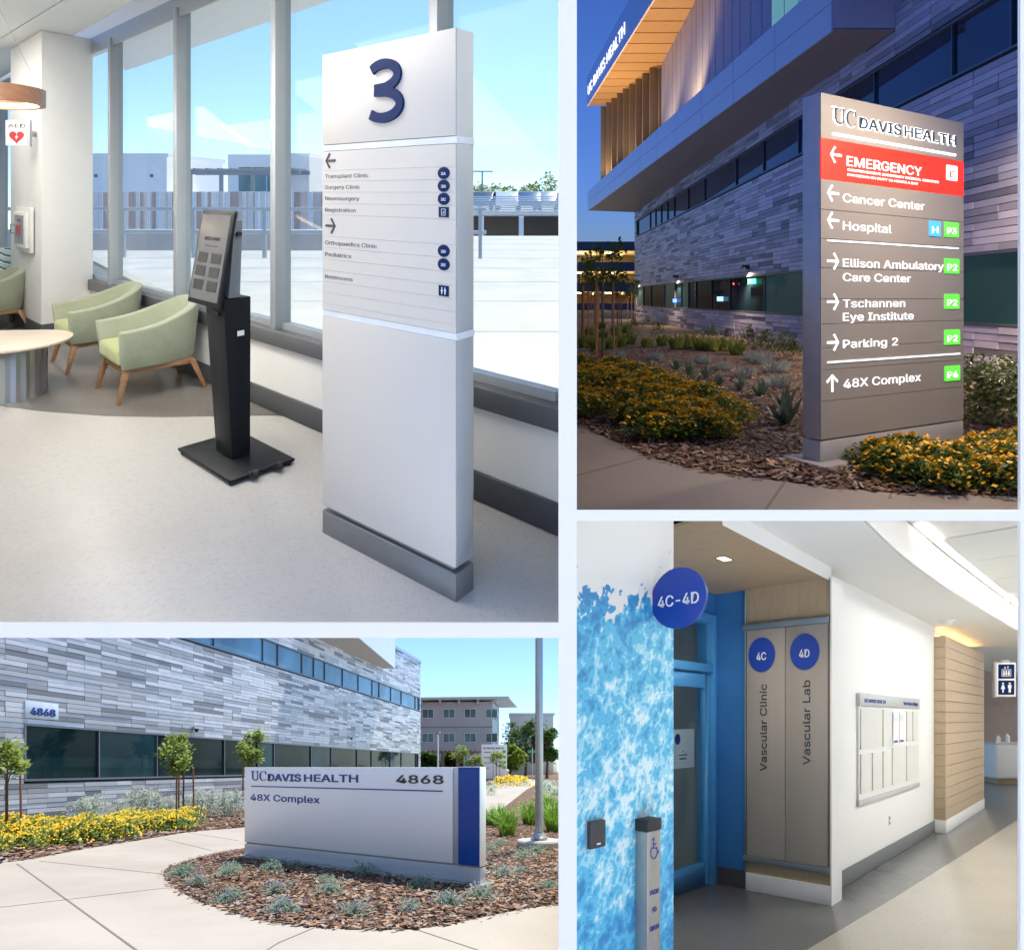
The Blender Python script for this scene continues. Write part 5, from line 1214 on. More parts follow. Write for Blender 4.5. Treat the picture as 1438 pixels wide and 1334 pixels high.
# ---- street lamps that light the forecourt (beside and outside the view)
for i, (x, d, h_, e_) in enumerate(((4.6, 4.95, 4.6, 125), (8.75, 9.8, 5.6, 260))):
    f_ = Fr(P2, x, d, math.radians(180))
    o = thing('street_lamp', ('street lamp at the pavement edge beside the illuminated directory', 'street lamp close to the panelled dusk wall')[i], 'lamp post', f_)
    part(MB().tube([(0, 0, 0), (0, 0, h_)], [0.07, 0.045], 10), 'pole', grey_steel, par=o, fr=f_)
    part(MB().box(-0.1, 0.6, -0.14, 0.14, h_, h_+0.08), 'lamp_head', grey_steel, par=o, fr=f_, bevel=0.01)
    part(MB().box(0.1, 0.55, -0.11, 0.11, h_-0.012, h_-0.001), 'lens', em('street lamp lens %d' % i, (1.0, 0.82, 0.62), 8.0), par=o, fr=f_)
    lamp('street_lamp_light', 'AREA', f_, (0.3, 0, h_-0.03), e_, (1.0, 0.80, 0.60), o, 0.6, (0, 0, 0), 0.4)
# ---- planting
lan_d = foliage('dusk lantana leaf', (0.05, 0.11, 0.02), (0.14, 0.21, 0.045)); ora2 = foliage('orange lantana bloom', (0.66, 0.33, 0.012), (0.85, 0.50, 0.025), 0.1)
pr = [proto(P2, 'lantana_shrub', 'shrub', 'orange lantana in the left bed', 'low orange flowering shrub in the mass along the curved dusk pavement', mk_lantana(s_+20, ora2, 0.5, 0.27, 200, 1300, 0.05, lan_d, 0.055)) for s_ in (1, 2, 3)]
rnd = random.Random(17); sp = []
outline = [(802, 512), (850, 508), (880, 520), (912, 528), (945, 545), (985, 562), (1010, 585), (1018, 600), (1000, 615), (950, 617), (912, 612), (880, 585), (802, 582)]
tries = 0
while len(sp) < 44 and tries < 4000:
    tries += 1; px, py = rnd.uniform(800, 1020), rnd.uniform(505, 618)
    if inside((px, py), outline) and all(abs(px-a)*0.6 + abs(py-b)*1.4 > 13 for a, b in sp): sp.append((px, py + 4))
scatter(pr, P2, sp, 6, 0.85, 1.15); drop(pr)
pr = [proto(P2, 'lantana_shrub', 'shrub', 'orange lantana at the foot of the illuminated directory', 'low orange flowering shrub at the foot of the illuminated directory', mk_lantana(s_+30, ora2, 0.38, 0.28, 130, 1300, 0.046, lan_d, 0.048)) for s_ in (1, 2, 3)]
scatter(pr, P2, [(1225, 655), (1250, 668), (1280, 650), (1285, 680), (1320, 655), (1330, 685), (1365, 650), (1375, 682), (1405, 665), (1420, 688), (1440, 660), (1345, 668), (1215, 640, .8), (1395, 640), (1430, 635), (1300, 668), (1260, 645, .9)], 7, 0.8, 1.05); drop(pr)
grey_leaf = foliage('dusk silver leaf', (0.22, 0.26, 0.24), (0.36, 0.40, 0.38))
pr = [proto(P2, 'silver_shrub', 'shrub', 'silver grey shrubs in the bark bed', 'silver grey feathery shrub in the bark bed at dusk', [('foliage', blade_pts(MB(), 260, 0.9, 0.42, 0.009, random.Random(s_), 0.9), grey_leaf)]) for s_ in (1, 2)]
scatter(pr, P2, [(868, 502), (920, 505), (986, 510), (1015, 519), (1047, 529), (1068, 510, 1.1), (1090, 522, 1.1), (1092, 543), (1058, 505), (815, 500)], 3, 0.55, 0.75); drop(pr)
aga_leaf = foliage('agave leaf', (0.10, 0.16, 0.11), (0.20, 0.26, 0.17), 0.1)
def mk_agave(seed, n=14, h=0.42):
    rnd = random.Random(seed); mb = MB()
    for i in range(n):
        a = i*2.4 + rnd.uniform(-.2, .2); ln_ = 0.25 + 0.75*i/n; L = h*rnd.uniform(0.8, 1.15); c, s_ = math.cos(a), math.sin(a); o_ = (1-ln_)*0.0
        out_ = L*(1.05-ln_*0.85); up_ = L*(0.35+ln_*0.75); w = 0.045
        mb.add([(-s_*w*.6, c*w*.6, 0), (s_*w*.6, -c*w*.6, 0), (c*out_*.5 + s_*w*1.3, s_*out_*.5 - c*w*1.3, up_*.5), (c*out_*.5 - s_*w*1.3, s_*out_*.5 + c*w*1.3, up_*.5), (c*out_, s_*out_, up_)], [(0, 1, 2, 3), (3, 2, 4)])
    return mb
pr = [proto(P2, 'agave', 'plant', 'small agaves in the bark bed', 'small pointed agave rosette in the bark bed at dusk', [('leaves', mk_agave(s_), aga_leaf)]) for s_ in (1, 2)]
scatter(pr, P2, [(950, 519), (968, 526), (991, 531), (1010, 540), (972, 547), (995, 557), (1039, 548), (1069, 557), (948, 537), (913, 520)], 5, 0.6, 0.85)
for (px, py, sc, lab) in ((1103, 572, 0.85, 'small upright agave behind a larger one in the bark bed'), (1104, 596, 1.05, 'largest upright agave in the bark bed beside the illuminated directory')):
    x, d = P2.fl(px, py); dup(pr[0], P2, P2.w(x, d, -.02), lab, sc, 1.1)
drop(pr)
g_leaf = foliage('dusk grass', (0.12, 0.17, 0.03), (0.26, 0.30, 0.07)); d_leaf = foliage('dusk dark shrub', (0.05, 0.08, 0.03), (0.11, 0.14, 0.05))
pr = [proto(P2, 'grass_clump', 'grass', 'grass clumps near the dusk building', 'yellow green grass clump in the bark bed near the building', [('blades', blade_pts(MB(), 200, 0.5, 0.45, 0.014, random.Random(s_), 0.8), g_leaf)]) for s_ in (1, 2)]
scatter(pr, P2, [(858, 489), (872, 486), (885, 483), (908, 487), (930, 485), (950, 490), (968, 488), (985, 491), (1000, 493), (1017, 492), (1036, 498), (838, 492), (848, 476), (865, 470), (880, 467), (822, 488), (828, 470), (845, 462)], 3); drop(pr)
pr = [proto(P2, 'leafy_shrub', 'shrub', 'dark shrubs along the dusk facade', 'dark leafy shrub along the foot of the dusk panel wall', [('foliage', MB().leafset(dome_pts(520, 0.6, 0.62, random.Random(s_), 0.4), 0.09, rnd=random.Random(s_), asp=0.4), d_leaf)]) for s_ in (1, 2)]
scatter(pr, P2, [(925, 472), (1000, 478), (1020, 483), (1053, 491), (1075, 497), (1098, 503), (1115, 505), (890, 464), (1365, 572, 1.1), (1385, 585), (1410, 565, 1.2), (1430, 590), (1375, 600), (1405, 600), (1425, 560), (910, 460)], 4); drop(pr)
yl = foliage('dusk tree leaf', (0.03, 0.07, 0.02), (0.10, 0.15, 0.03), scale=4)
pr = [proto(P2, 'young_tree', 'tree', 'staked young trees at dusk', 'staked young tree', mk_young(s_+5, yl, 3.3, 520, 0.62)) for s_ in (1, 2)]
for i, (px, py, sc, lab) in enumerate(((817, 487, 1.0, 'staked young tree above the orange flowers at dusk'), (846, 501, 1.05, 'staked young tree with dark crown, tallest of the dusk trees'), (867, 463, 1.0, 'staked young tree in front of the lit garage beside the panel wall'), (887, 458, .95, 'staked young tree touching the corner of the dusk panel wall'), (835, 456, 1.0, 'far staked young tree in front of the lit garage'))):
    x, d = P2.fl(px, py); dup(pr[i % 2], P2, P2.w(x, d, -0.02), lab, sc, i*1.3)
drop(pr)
# ---- lit parking garage beyond
fg = Fr(P2, (790-CX)/F*95, 95, 0, -0.5)
gg = thing('parking_garage', 'open parking garage with yellow lit decks beyond the dusk building', 'building', fg)
gm = pm('garage dark blue paint', (0.06, 0.07, 0.10), 0.6); gi = conc('garage interior', (0.42, 0.37, 0.28), 0.4)
zl = [0.0, 3.0, 6.0, 9.0]
for i, z in enumerate((0.3, 3.35, 6.4, 9.45)):
    part(MB().box(0, 17, 0, 0.4, z-0.2 if i else 0.0, z+1.15), 'spandrel', gm, par=gg, fr=fg)
    part(MB().box(0, 17, 0.42, 14, z-0.2, z), 'deck_slab', gi, par=gg, fr=fg)
part(MB().box(0, 17, 13, 13.3, 0, 10), 'back_wall', gi, par=gg, fr=fg); part(MB().box(-0.4, 0.6, -0.1, 0.42, 0, 11), 'pillar', gm, par=gg, fr=fg)
for i in range(3):
    for j in range(3):
        t_ = part(MB().box(2.2+j*4.6, 3.4+j*4.6, 3, 3.3, 2.95+i*3.05, 3.05+i*3.05), 'tube_light', em('garage tube %d%d' % (i, j), (1.0, 0.78, 0.38), 20.0), par=gg, fr=fg)
for i in range(3):
    for j in range(4): part(MB().box(0.6+j*4.4, 0.9+j*4.4, 0.9, 12, 2.8+i*3.05, 3.14+i*3.05), 'beam', gi, par=gg, fr=fg)
for i in range(3): lamp('garage_lamp', 'AREA', fg, (6, 5, 2.75+i*3.05), 2600, (1.0, 0.72, 0.32), gg, 10.0, (0, 0, 0), 5.0)
x, d = P2.fl(847, 452); f_ = Fr(P2, x, d, 0)
o = thing('street_lamp', 'slim street lamp post in front of the lit garage decks', 'lamp post', f_)
part(MB().tube([(0, 0, 0), (0, 0, P2.zat(378, d))], 0.08, 8), 'pole', grey_steel, par=o, fr=f_)
part(MB().box(-0.35, 0.35, -0.1, 0.1, P2.zat(378, d), P2.zat(376.5, d)), 'lamp_head', grey_steel, par=o, fr=f_)

# ================================================================== place 4: clinic corridor
YR = math.radians(46.5); YL = math.radians(-43.5)
f4 = Fr(P4)
wall4 = pm('corridor white', (0.76, 0.77, 0.77), 0.5, var=0.012, bmp=0.02, bscale=200)
fl_dark = vinyl('slate vinyl', (0.105, 0.107, 0.108), (0.15, 0.152, 0.15)); fl_beige = vinyl('beige vinyl', (0.33, 0.31, 0.27), (0.40, 0.375, 0.33))
veneer = wood('pale oak veneer', (0.38, 0.28, 0.17), (0.50, 0.38, 0.25), 0.42, (14, 14, 1.2)); veneer_h = wood('pale oak boards', (0.38, 0.29, 0.19), (0.49, 0.38, 0.26), 0.45, (1.2, 1.2, 14))
ceil4 = pm('corridor ceiling', (0.72, 0.73, 0.71), 0.7, var=0.01)
plan(P4, [(0.31, 3.5), (3.5, 3.5), (30, 26), (2.3, 26)], -0.1, 0.0, 'floor', fl_dark)
plan(P4, [(1.30, 3.72), (3.6, 3.6), (27, 24), (22, 24), (12.2, 14.6), (8.24, 10.39), (5.2, 7.45), (3.4, 5.72), (2.037, 4.44)], 0.0, 0.003, 'floor_inlay', fl_beige)
# right wall
frR = Fr(P4, 2.994, 5.94, YR)
rw = build(MB().box(-0.335, 4.36, 0.0, 0.12, 0.0, 2.92), 'wall', wall4, frR, kind='structure')
build(MB().box(-0.30, 4.35, -0.012, -0.0005, 0.003, 0.17), 'baseboard', pm('grey rubber base', (0.13, 0.145, 0.155), 0.45), frR, parent=rw, base=rw.location, bevel=0.004)
# recess wall that carries the clinic panels
frP = Fr(P4, 2.21, 6.03, YL); LP = 0.735
pw = build(MB().box(0.0, LP, 0.0, 0.25, 0.165, 2.82), 'recess_wall', veneer, frP, kind='structure')
build(MB().box(-0.004, LP+0.005, -0.02, 0.2, 0.0, 0.164), 'baseboard', wall4, frP, parent=pw, base=pw.location, bevel=0.003)
build(MB().box(LP+0.0055, LP+0.018, -0.022, 0.255, 0.0, 2.82), 'corner_trim', wall4, frP, parent=pw, base=pw.location)
build(MB().box(-0.012, -0.0005, -0.02, 0.2, 0.165, 2.82), 'corner_trim', alu, frP, parent=pw, base=pw.location)
tp = pm('taupe panel', (0.36, 0.325, 0.28), 0.3, var=0.04, scale=1.2, stretch=(6, 6, 0.6)); rail4 = pm('blue grey rail', (0.22, 0.26, 0.30), 0.35, metal=0.4)
cs = thing('clinic_wall_sign', 'tall twin wall panels lettered Vascular Clinic and Vascular Lab between two grey rails', 'sign', frP)
for nm, u0, u1, w0, w1 in (('panel', 0.012, 0.362, 0.33, 2.43), ('panel', 0.367, LP-0.012, 0.33, 2.43)):
    part(MB().box(u0, u1, -0.03, -0.001, w0, w1), nm, tp, par=cs, fr=frP, bevel=0.002)
for w0, w1 in ((0.275, 0.329), (2.431, 2.485)): part(MB().box(-0.02, LP, -0.05, -0.001, w0, w1), 'rail', rail4, par=cs, fr=frP, bevel=0.003)
blue4 = pm('royal blue disc', (0.010, 0.05, 0.36), 0.35, var=0.04); slate_ink = pm('slate letter', (0.03, 0.045, 0.055), 0.5)
for u, t_, tx, wd in ((0.155, '4C', 'Vascular Clinic', 0.80), (0.535, '4D', 'Vascular Lab', 0.745)):
    b = part(MB().disc(u, 2.195, 0.122, -0.045, -0.0301, 44, rw=0.158), 'disc', blue4, par=cs, fr=frP)
    part(MB().text(t_, u, 2.145, 0.10, 0.088, v=-0.045, ext=0.003, bold=0.008, align='c'), 'disc_text', white_ink, par=b, fr=frP)
    part(MB().text(tx, u+0.045, 1.125 if t_ == '4C' else 1.20, 0.088, wd, v=-0.03, ext=0.004, bold=0.004, vert=True), 'lettering', slate_ink, par=cs, fr=frP)
# blue alcove wall and glazed blue door
blue_w = pm('alcove blue paint', (0.035, 0.18, 0.46), 0.5, var=0.04); blue_f = pm('blue door frame', (0.07, 0.31, 0.64), 0.35, var=0.03)
frB = Fr(P4, 1.985, 6.275, YL)
bw4 = build(MB().box(-0.02, 0.36, 0.0, 0.2, 0.0, 2.82), 'alcove_wall', blue_w, frB, kind='structure')
build(MB().box(-0.01, 0.34, -0.012, -0.0005, 0.003, 0.17), 'baseboard', dark_base, frB, parent=bw4, base=bw4.location)
frD = Fr(P4, 1.985 - 1.9*math.cos(YR), 6.275 - 1.9*math.sin(YR), YR)
build(MB().box(0.2, 1.9, 0.0, 0.16, 2.62, 2.82), 'alcove_wall', blue_w, frD, kind='structure')
dr4 = thing('glazed_door', 'blue framed glazed door and transom in the blue alcove', 'door', frD)
for nm, u0, u1, w0, w1, vv in (('jamb', 1.82, 1.899, 0.0, 2.61, -0.03), ('jamb', 0.55, 0.63, 0.0, 2.61, -0.03), ('head', 0.631, 1.819, 2.53, 2.61, -0.03), ('transom_bar', 0.631, 1.819, 2.05, 2.13, -0.03)):
    part(MB().box(u0, u1, vv, 0.15, w0, w1), nm, blue_f, par=dr4, fr=frD, bevel=0.006)
lf = part(MB().box(1.70, 1.79, 0.0, 0.05, 0.02, 2.03).box(0.66, 0.76, 0.0, 0.05, 0.02, 2.03).box(0.76, 1.70, 0.0, 0.05, 0.02, 0.24).box(0.76, 1.70, 0.0, 0.05, 1.90, 2.03), 'door_leaf', blue_f, par=dr4, fr=frD, bevel=0.004)
part(MB().box(0.76, 1.70, 0.018, 0.03, 0.24, 1.90), 'pane', clear_glass('door glass', (0.8, 0.86, 0.88), 0.08), par=lf, fr=frD)
part(MB().box(0.66, 1.79, 0.03, 0.04, 2.14, 2.52), 'transom_pane', bpy.data.materials['door glass'], par=dr4, fr=frD)
part(MB().box(0.64, 0.69, -0.05, 0.0, 0.98, 1.1), 'handle', alu, par=lf, fr=frD)
ds = thing('door_notice', 'white notice with a blue dot hung behind the door glass', 'sign', Fr(P4, frD.x + 1.3*frD.c - 0.06*frD.s, frD.d + 1.3*frD.s + 0.06*frD.c, YR, 1.15))
fdn = Fr(P4, ds.location.x, ds.location.y, YR, 1.15)
part(MB().box(-0.15, 0.30, 0.0, 0.01, 0.0, 0.36), 'plate', white_ink, par=ds, fr=fdn); part(MB().disc(-0.02, 0.27, 0.05, -0.003, 0.0, 24), 'dot', blue4, par=ds, fr=fdn)
for i, t_ in enumerate(('4C', 'VASCULAR CLINIC', 'VASCULAR LAB')): part(MB().text(t_, 0.08, 0.15-i*0.035, 0.018, v=0, ext=0.002, align='c'), 'lettering', ink, par=ds, fr=fdn)
# small room behind the door
rm = pm('back room grey', (0.36, 0.37, 0.38), 0.6)
build(MB().box(1.22, 2.1, 1.1, 1.2, 0.0, 2.82), 'back_room_wall', rm, frD, kind='structure')
build(MB().box(1.95, 2.05, 0.2, 1.1, 0.0, 2.82), 'back_room_wall', rm, frD, kind='structure')
sk4 = Fr(P4, frD.x + 1.5*frD.c - 1.05*frD.s, frD.d + 1.5*frD.s + 1.05*frD.c, YR, 0.78)
o = thing('wall_sink', 'white wall basin in the room behind the blue glazed door', 'sink', sk4)
part(MB().box(-0.3, 0.55, -0.35, 0.04, 0.0, 0.16), 'basin', white_paint, par=o, fr=sk4, bevel=0.03, seg=3); part(MB().tube([(0.1, -0.02, 0.16), (0.1, -0.05, 0.32), (0.1, -0.18, 0.30)], 0.015, 8), 'tap', alu, par=o, fr=sk4)
o = thing('paper_dispenser', 'grey towel dispenser above the wall basin behind the blue door', 'dispenser', Fr(P4, sk4.x, sk4.d, YR, 1.02))
part(MB().box(0.2, 0.34, -0.08, 0.04, 1.05, 1.28), 'case', pm('dispenser grey', (0.5, 0.51, 0.52), 0.4), par=o, fr=Fr(P4, sk4.x, sk4.d, YR, 0.0), bevel=0.01); part(MB().box(0.23, 0.31, -0.084, -0.0801, 1.08, 1.1), 'slot', ink, par=o, fr=Fr(P4, sk4.x, sk4.d, YR, 0.0))
# mural wall
def mural():
    m, nt, bs = new_mat('blue foliage mural print'); v = coords(nt, 'Object', (1, 1, 1)); vs_ = coords(nt, 'Object', (0.85, 0.85, 1.1))
    a = noise(nt, vs_, 6.0, 10, 0.66, 0.5); big = noise(nt, v, 1.9, 2); e = noise(nt, v, 30, 5, 0.65, 0.8)
    def ma(op, x, y):
        n_ = nt.nodes.new('ShaderNodeMath'); n_.operation = op
        for i, q in enumerate((x, y)):
            if hasattr(q, 'is_output'): nt.links.new(q, n_.inputs[i])
            else: n_.inputs[i].default_value = q
        return n_.outputs[0]
    def leafy(sc):
        w = nt.nodes.new('ShaderNodeVectorMath'); w.operation = 'MULTIPLY_ADD'; n_ = nt.nodes.new('ShaderNodeTexNoise'); n_.inputs['Scale'].default_value = sc*0.8
        nt.links.new(v, n_.inputs['Vector']); nt.links.new(n_.outputs['Color'], w.inputs[0]); w.inputs[1].default_value = (1.4/sc,)*3; nt.links.new(v, w.inputs[2])
        q = nt.nodes.new('ShaderNodeTexVoronoi'); q.inputs['Scale'].default_value = sc; nt.links.new(w.outputs[0], q.inputs['Vector']); return q.outputs['Distance']
    l1, l2 = leafy(13), leafy(32)
    f = ma('ADD', ma('ADD', ma('MULTIPLY', a, 0.50), ma('MULTIPLY', big, 0.36)), ma('ADD', ma('MULTIPLY', l1, 0.22), ma('MULTIPLY', l2, 0.16)))
    sp = nt.nodes.new('ShaderNodeSeparateXYZ'); t = nt.nodes.new('ShaderNodeTexCoord'); nt.links.new(t.outputs['Object'], sp.inputs[0])
    # the print is lighter half-way up the wall
    mid = ma('SUBTRACT', 0.06, ma('MULTIPLY', ma('ABSOLUTE', ma('SUBTRACT', sp.outputs[2], 1.42), 0.0), 0.14))
    f2 = ma('ADD', f, mid)
    col = ramp(nt, f2, [(0.0, (0.04, 0.24, 0.50)), (0.495, (0.055, 0.33, 0.60)), (0.56, (0.10, 0.48, 0.71)), (0.65, (0.32, 0.66, 0.79)), (0.72, (0.66, 0.83, 0.87))], 'CONSTANT')
    edge = ma('GREATER_THAN', ma('ADD', ma('ADD', sp.outputs[2], ma('MULTIPLY', ma('SUBTRACT', ma('ADD', ma('MULTIPLY', a, 0.55), ma('MULTIPLY', big, 0.45)), 0.5), 1.7)), ma('ADD', ma('MULTIPLY', l1, 0.30), ma('MULTIPLY', l2, 0.15))), 2.60)
    nt.links.new(mixc(nt, col, (0.76, 0.77, 0.74), edge), bs.inputs['Base Color']); bs.inputs['Roughness'].default_value = 0.5
    return m
frM = Fr(P4, 0.945, 3.75, YR)
mw = MB().add([(-0.92, 0, 0), (0, 0, 0), (0, 0, 2.775), (-0.92, 0, 2.565), (-0.92, 0.06, 0), (0, 0.5, 0), (0, 0.5, 2.86), (-0.92, 0.06, 2.57)], [(0, 1, 2, 3), (1, 5, 6, 2), (4, 7, 6, 5), (3, 2, 6, 7), (0, 3, 7, 4)])
build(mw, 'mural_wall', mural(), frM, kind='structure')
# blade disc sign
fds = Fr(P4, 0.793, 3.59, YL, 2.258)
o = thing('disc_sign', 'round blue projecting sign reading 4C-4D on the mural wall', 'sign', fds)
b = part(MB().disc(0.155, 0.0, 0.165, -0.012, 0.012, 56), 'disc', blue4, par=o, fr=fds, bevel=0.002)
part(MB().text('4C-4D', 0.158, -0.04, 0.085, 0.245, v=-0.012, ext=0.003, bold=0.005, align='c'), 'disc_text', white_ink, par=b, fr=fds)
part(MB().box(-0.045, -0.012, -0.03, 0.03, -0.055, 0.055), 'bracket', white_paint, par=o, fr=fds, bevel=0.003)
# push-to-open post
fpp = Fr(P4, 0.665, 3.456, YR)
o = thing('push_plate_post', 'steel push to open post with a wheelchair symbol in front of the blue mural', 'post', fpp)
ss = pm('brushed post steel', (0.40, 0.385, 0.36), 0.36, metal=0.6, var=0.05, scale=3, stretch=(1, 1, 30))
part(MB().box(0.0, 0.135, -0.075, 0.0, 0.0, 1.0), 'post', ss, par=o, fr=fpp, bevel=0.004); part(MB().box(-0.005, 0.14, -0.08, 0.004, 1.001, 1.065), 'cap', black_rubber, par=o, fr=fpp, bevel=0.005)
def wheelchair(mb, cu, cw, s, v):
    mb.disc(cu-0.02*s, cw+0.44*s, 0.075*s, v-0.002, v, 14)
    mb.stroke([(cu-0.03*s, cw+0.33*s), (cu+0.0*s, cw+0.02*s), (cu+0.26*s, cw+0.02*s), (cu+0.38*s, cw-0.24*s), (cu+0.47*s, cw-0.20*s)], 0.075*s, v-0.002, v)
    mb.stroke([(cu-0.02*s, cw+0.2*s), (cu+0.22*s, cw+0.2*s)], 0.06*s, v-0.0025, v)
    pts = [(cu + 0.03*s + 0.29*s*math.cos(a), cw - 0.17*s + 0.29*s*math.sin(a)) for a in [math.radians(118 + i*11.5) for i in range(23)]]
    return mb.stroke(pts, 0.065*s, v-0.0022, v)
pblue = pm('post blue print', (0.012, 0.03, 0.28), 0.4)
part(wheelchair(MB(), 0.062, 0.905, 0.115, -0.075), 'wheelchair_symbol', pblue, par=o, fr=fpp)
for t_, z, wd in (('PUSH', 0.66, 0.085), ('TO', 0.565, 0.045), ('OPEN', 0.467, 0.09)): part(MB().text(t_, 0.067, z, 0.036, wd, v=-0.075, ext=0.002, bold=0.01, align='c'), 'lettering', pblue, par=o, fr=fpp)
frd = Fr(P4, 0.361, 3.137, YR, 0.965)
o = thing('card_reader', 'small black card reader on the blue mural', 'card reader', frd)
part(MB().box(0, 0.13, -0.03, -0.001, 0, 0.135), 'case', pm('reader black', (0.035, 0.04, 0.045), 0.45), par=o, fr=frd, bevel=0.008); part(MB().box(-0.004, 0.134, -0.008, -0.0012, -0.004, 0.139), 'backplate', alu_paint, par=o, fr=frd); part(MB().box(0.05, 0.08, -0.0315, -0.03, 0.018, 0.026), 'indicator', white_ink, par=o, fr=frd)
# ceilings
plan(P4, [(1.15, 3.92), (1.26, 3.92), (2.768, 5.58), (2.22, 6.12), (2.02, 6.3), (0.95, 5.2), (0.6, 4.6)], 2.82, 2.838, 'alcove_soffit', wood('oak soffit', (0.36, 0.26, 0.16), (0.46, 0.35, 0.22), 0.45, (2, 9, 2)))
fdl = Fr(P4, *[((1017-CX)/F*(1.22*900/226)), 1.22*900/226], YR, 2.82)
o = thing('downlight', 'small rectangular downlight glowing in the wooden soffit', 'light', fdl)
part(MB().box(-0.075, 0.075, -0.04, 0.04, -0.004, -0.0005), 'trim', ink, par=o, fr=fdl); part(MB().box(-0.065, 0.065, -0.03, 0.03, -0.006, -0.0041), 'lens', em('warm downlight', (1.0, 0.72, 0.42), 3.0), par=o, fr=fdl)
lamp('downlight_lamp', 'SPOT', fdl, (0, 0, -0.03), 55, (1.0, 0.84, 0.66), o, 0.05, (0, 0, 0), spot=2.2)
curve = [(2.28, 4.2), (2.75, 4.74), (3.32, 5.375), (4.24, 6.32), (5.35, 7.42), (6.45, 8.5), (7.65, 9.66), (10.2, 12.0), (16, 17.2), (22, 22.4)]
def smooth_curve(c, n=6):
    out = []
    for i in range(len(c)-1):
        p0, p1, p2, p3 = c[max(i-1, 0)], c[i], c[i+1], c[min(i+2, len(c)-1)]
        for k_ in range(n):
            t = k_/n; out.append(tuple(0.5*((2*p1[j]) + (-p0[j]+p2[j])*t + (2*p0[j]-5*p1[j]+4*p2[j]-p3[j])*t*t + (-p0[j]+3*p1[j]-3*p2[j]+p3[j])*t**3) for j in (0, 1)))
    return out + [c[-1]]
cv4 = smooth_curve(curve)
plan(P4, cv4 + [(20, 24), (7.4, 12.4), (5.75, 9.3), (2.66, 5.72), (1.44, 4.2)], 2.92, 2.94, 'ceiling', ceil4)
build(MB().add([(1.30, 3.96, 2.80), (2.775, 5.572, 2.80), (2.775, 5.572, 2.925), (1.50, 4.18, 2.925), (1.30, 3.96, 2.848)], [(0, 1, 2, 3, 4)]), 'header', wall4, f4, kind='structure')
fas = MB(); vs = []
for x, d in cv4: vs += [(x, d, 2.9201), (x, d, min(3.25, 1.6 + 0.3165*d - 0.012))]
fas.add(vs, [(2*i, 2*i+2, 2*i+3, 2*i+1) for i in range(len(cv4)-1)])
build(fas, 'cove_fascia', wall4, f4, kind='structure', smooth=True)
# tiled upper ceiling
tile_m = pm('ceiling tile', (0.66, 0.68, 0.66), 0.85, var=0.015, bmp=0.08, bscale=160)
uc = plan(P4, [(4.3, 5.385), (9, 5.385), (30, 24), (21.5, 22.4), (16, 17.6), (7.65, 9.9), (4.6, 6.9), (3.25, 5.385)], 3.276, 3.285, 'upper_ceiling', pm('tile grid', (0.76, 0.77, 0.76), 0.6))
frt = Fr(P4, 3.0, 5.2, YR)
for i in range(0, 12):
    for j in range(-7, 3):
        cs_ = [(frt.x + u*frt.c - v*frt.s, frt.d + u*frt.s + v*frt.c) for u, v in ((i*1.2, j*0.9), (i*1.2+1.2, j*0.9), (i*1.2+1.2, j*0.9+0.9), (i*1.2, j*0.9+0.9))]
        if any(d < 5.40 for x, d in cs_): continue
        def left_of(x, d):
            for (xa, da), (xb, db) in zip(cv4[:-1], cv4[1:]):
                if da <= d <= db: return x < xa + (xb-xa)*(d-da)/(db-da) - 0.4
            return True
        if any(left_of(*c) for c in cs_) or cs_[0][0] > 1.2*cs_[0][1]: continue
        build(MB().box(i*1.2+0.012, i*1.2+1.188, j*0.9+0.012, j*0.9+0.888, 3.262, 3.274), 'ceiling_tile', tile_m, frt, parent=uc, base=uc.location)
# cove strip light along the fascia
fcv = Fr(P4, 0, 0)
cvl = thing('cove_light', 'long warm light strip washing the curved ceiling edge', 'light', Fr(P4, 3.32, 5.375, 0, 3.2))
st = MB(); vs = []
for x, d in [q for q in cv4 if q[1] > 5.5]: vs += [(x + 0.015, d - 0.015, 3.2605), (x + 0.06, d - 0.06, 3.2605)]
st.add(vs, [(2*i, 2*i+1, 2*i+3, 2*i+2) for i in range(len(vs)//2 - 1)])
part(st, 'light_strip', em('cove led', (1.0, 0.88, 0.72), 5.0, True), par=cvl, fr=fcv)

# wood slat wall with glowing top
frS = Fr(P4, 6.09, 9.0, YR)
sw = thing('slat_wall', 'pale wood board wall block with a warm light line along its top', 'wall', frS)
part(MB().box(0.02, 3.5, 0.02, 0.5, 0.18, 2.78), 'core', back_m, par=sw, fr=frS)
part(MB().box(-0.004, 3.52, -0.006, 0.5, 0.0, 0.179), 'base', wall4, par=sw, fr=frS, bevel=0.004)
nb = 17
for i in range(nb):
    z0 = 0.182 + i*2.6/nb; z1 = z0 + 2.6/nb - 0.007
    part(MB().box(0.0, 3.5, 0.0, 0.0195, z0, z1), 'board', veneer_h, par=sw, fr=frS); part(MB().box(0.0, 0.0195, 0.02, 0.48, z0, z1), 'board', veneer_h, par=sw, fr=frS)
part(MB().box(0.1, 3.4, 0.1, 0.16, 2.79, 2.80), 'light_strip', em('amber led', (1.0, 0.52, 0.16), 9.0, True), par=sw, fr=frS)
part(MB().box(-0.02, -0.0005, 0.2, 0.5, 0.0, 2.92), 'edge_trim', pm('dark trim', (0.08, 0.09, 0.1), 0.4), par=sw, fr=frS)
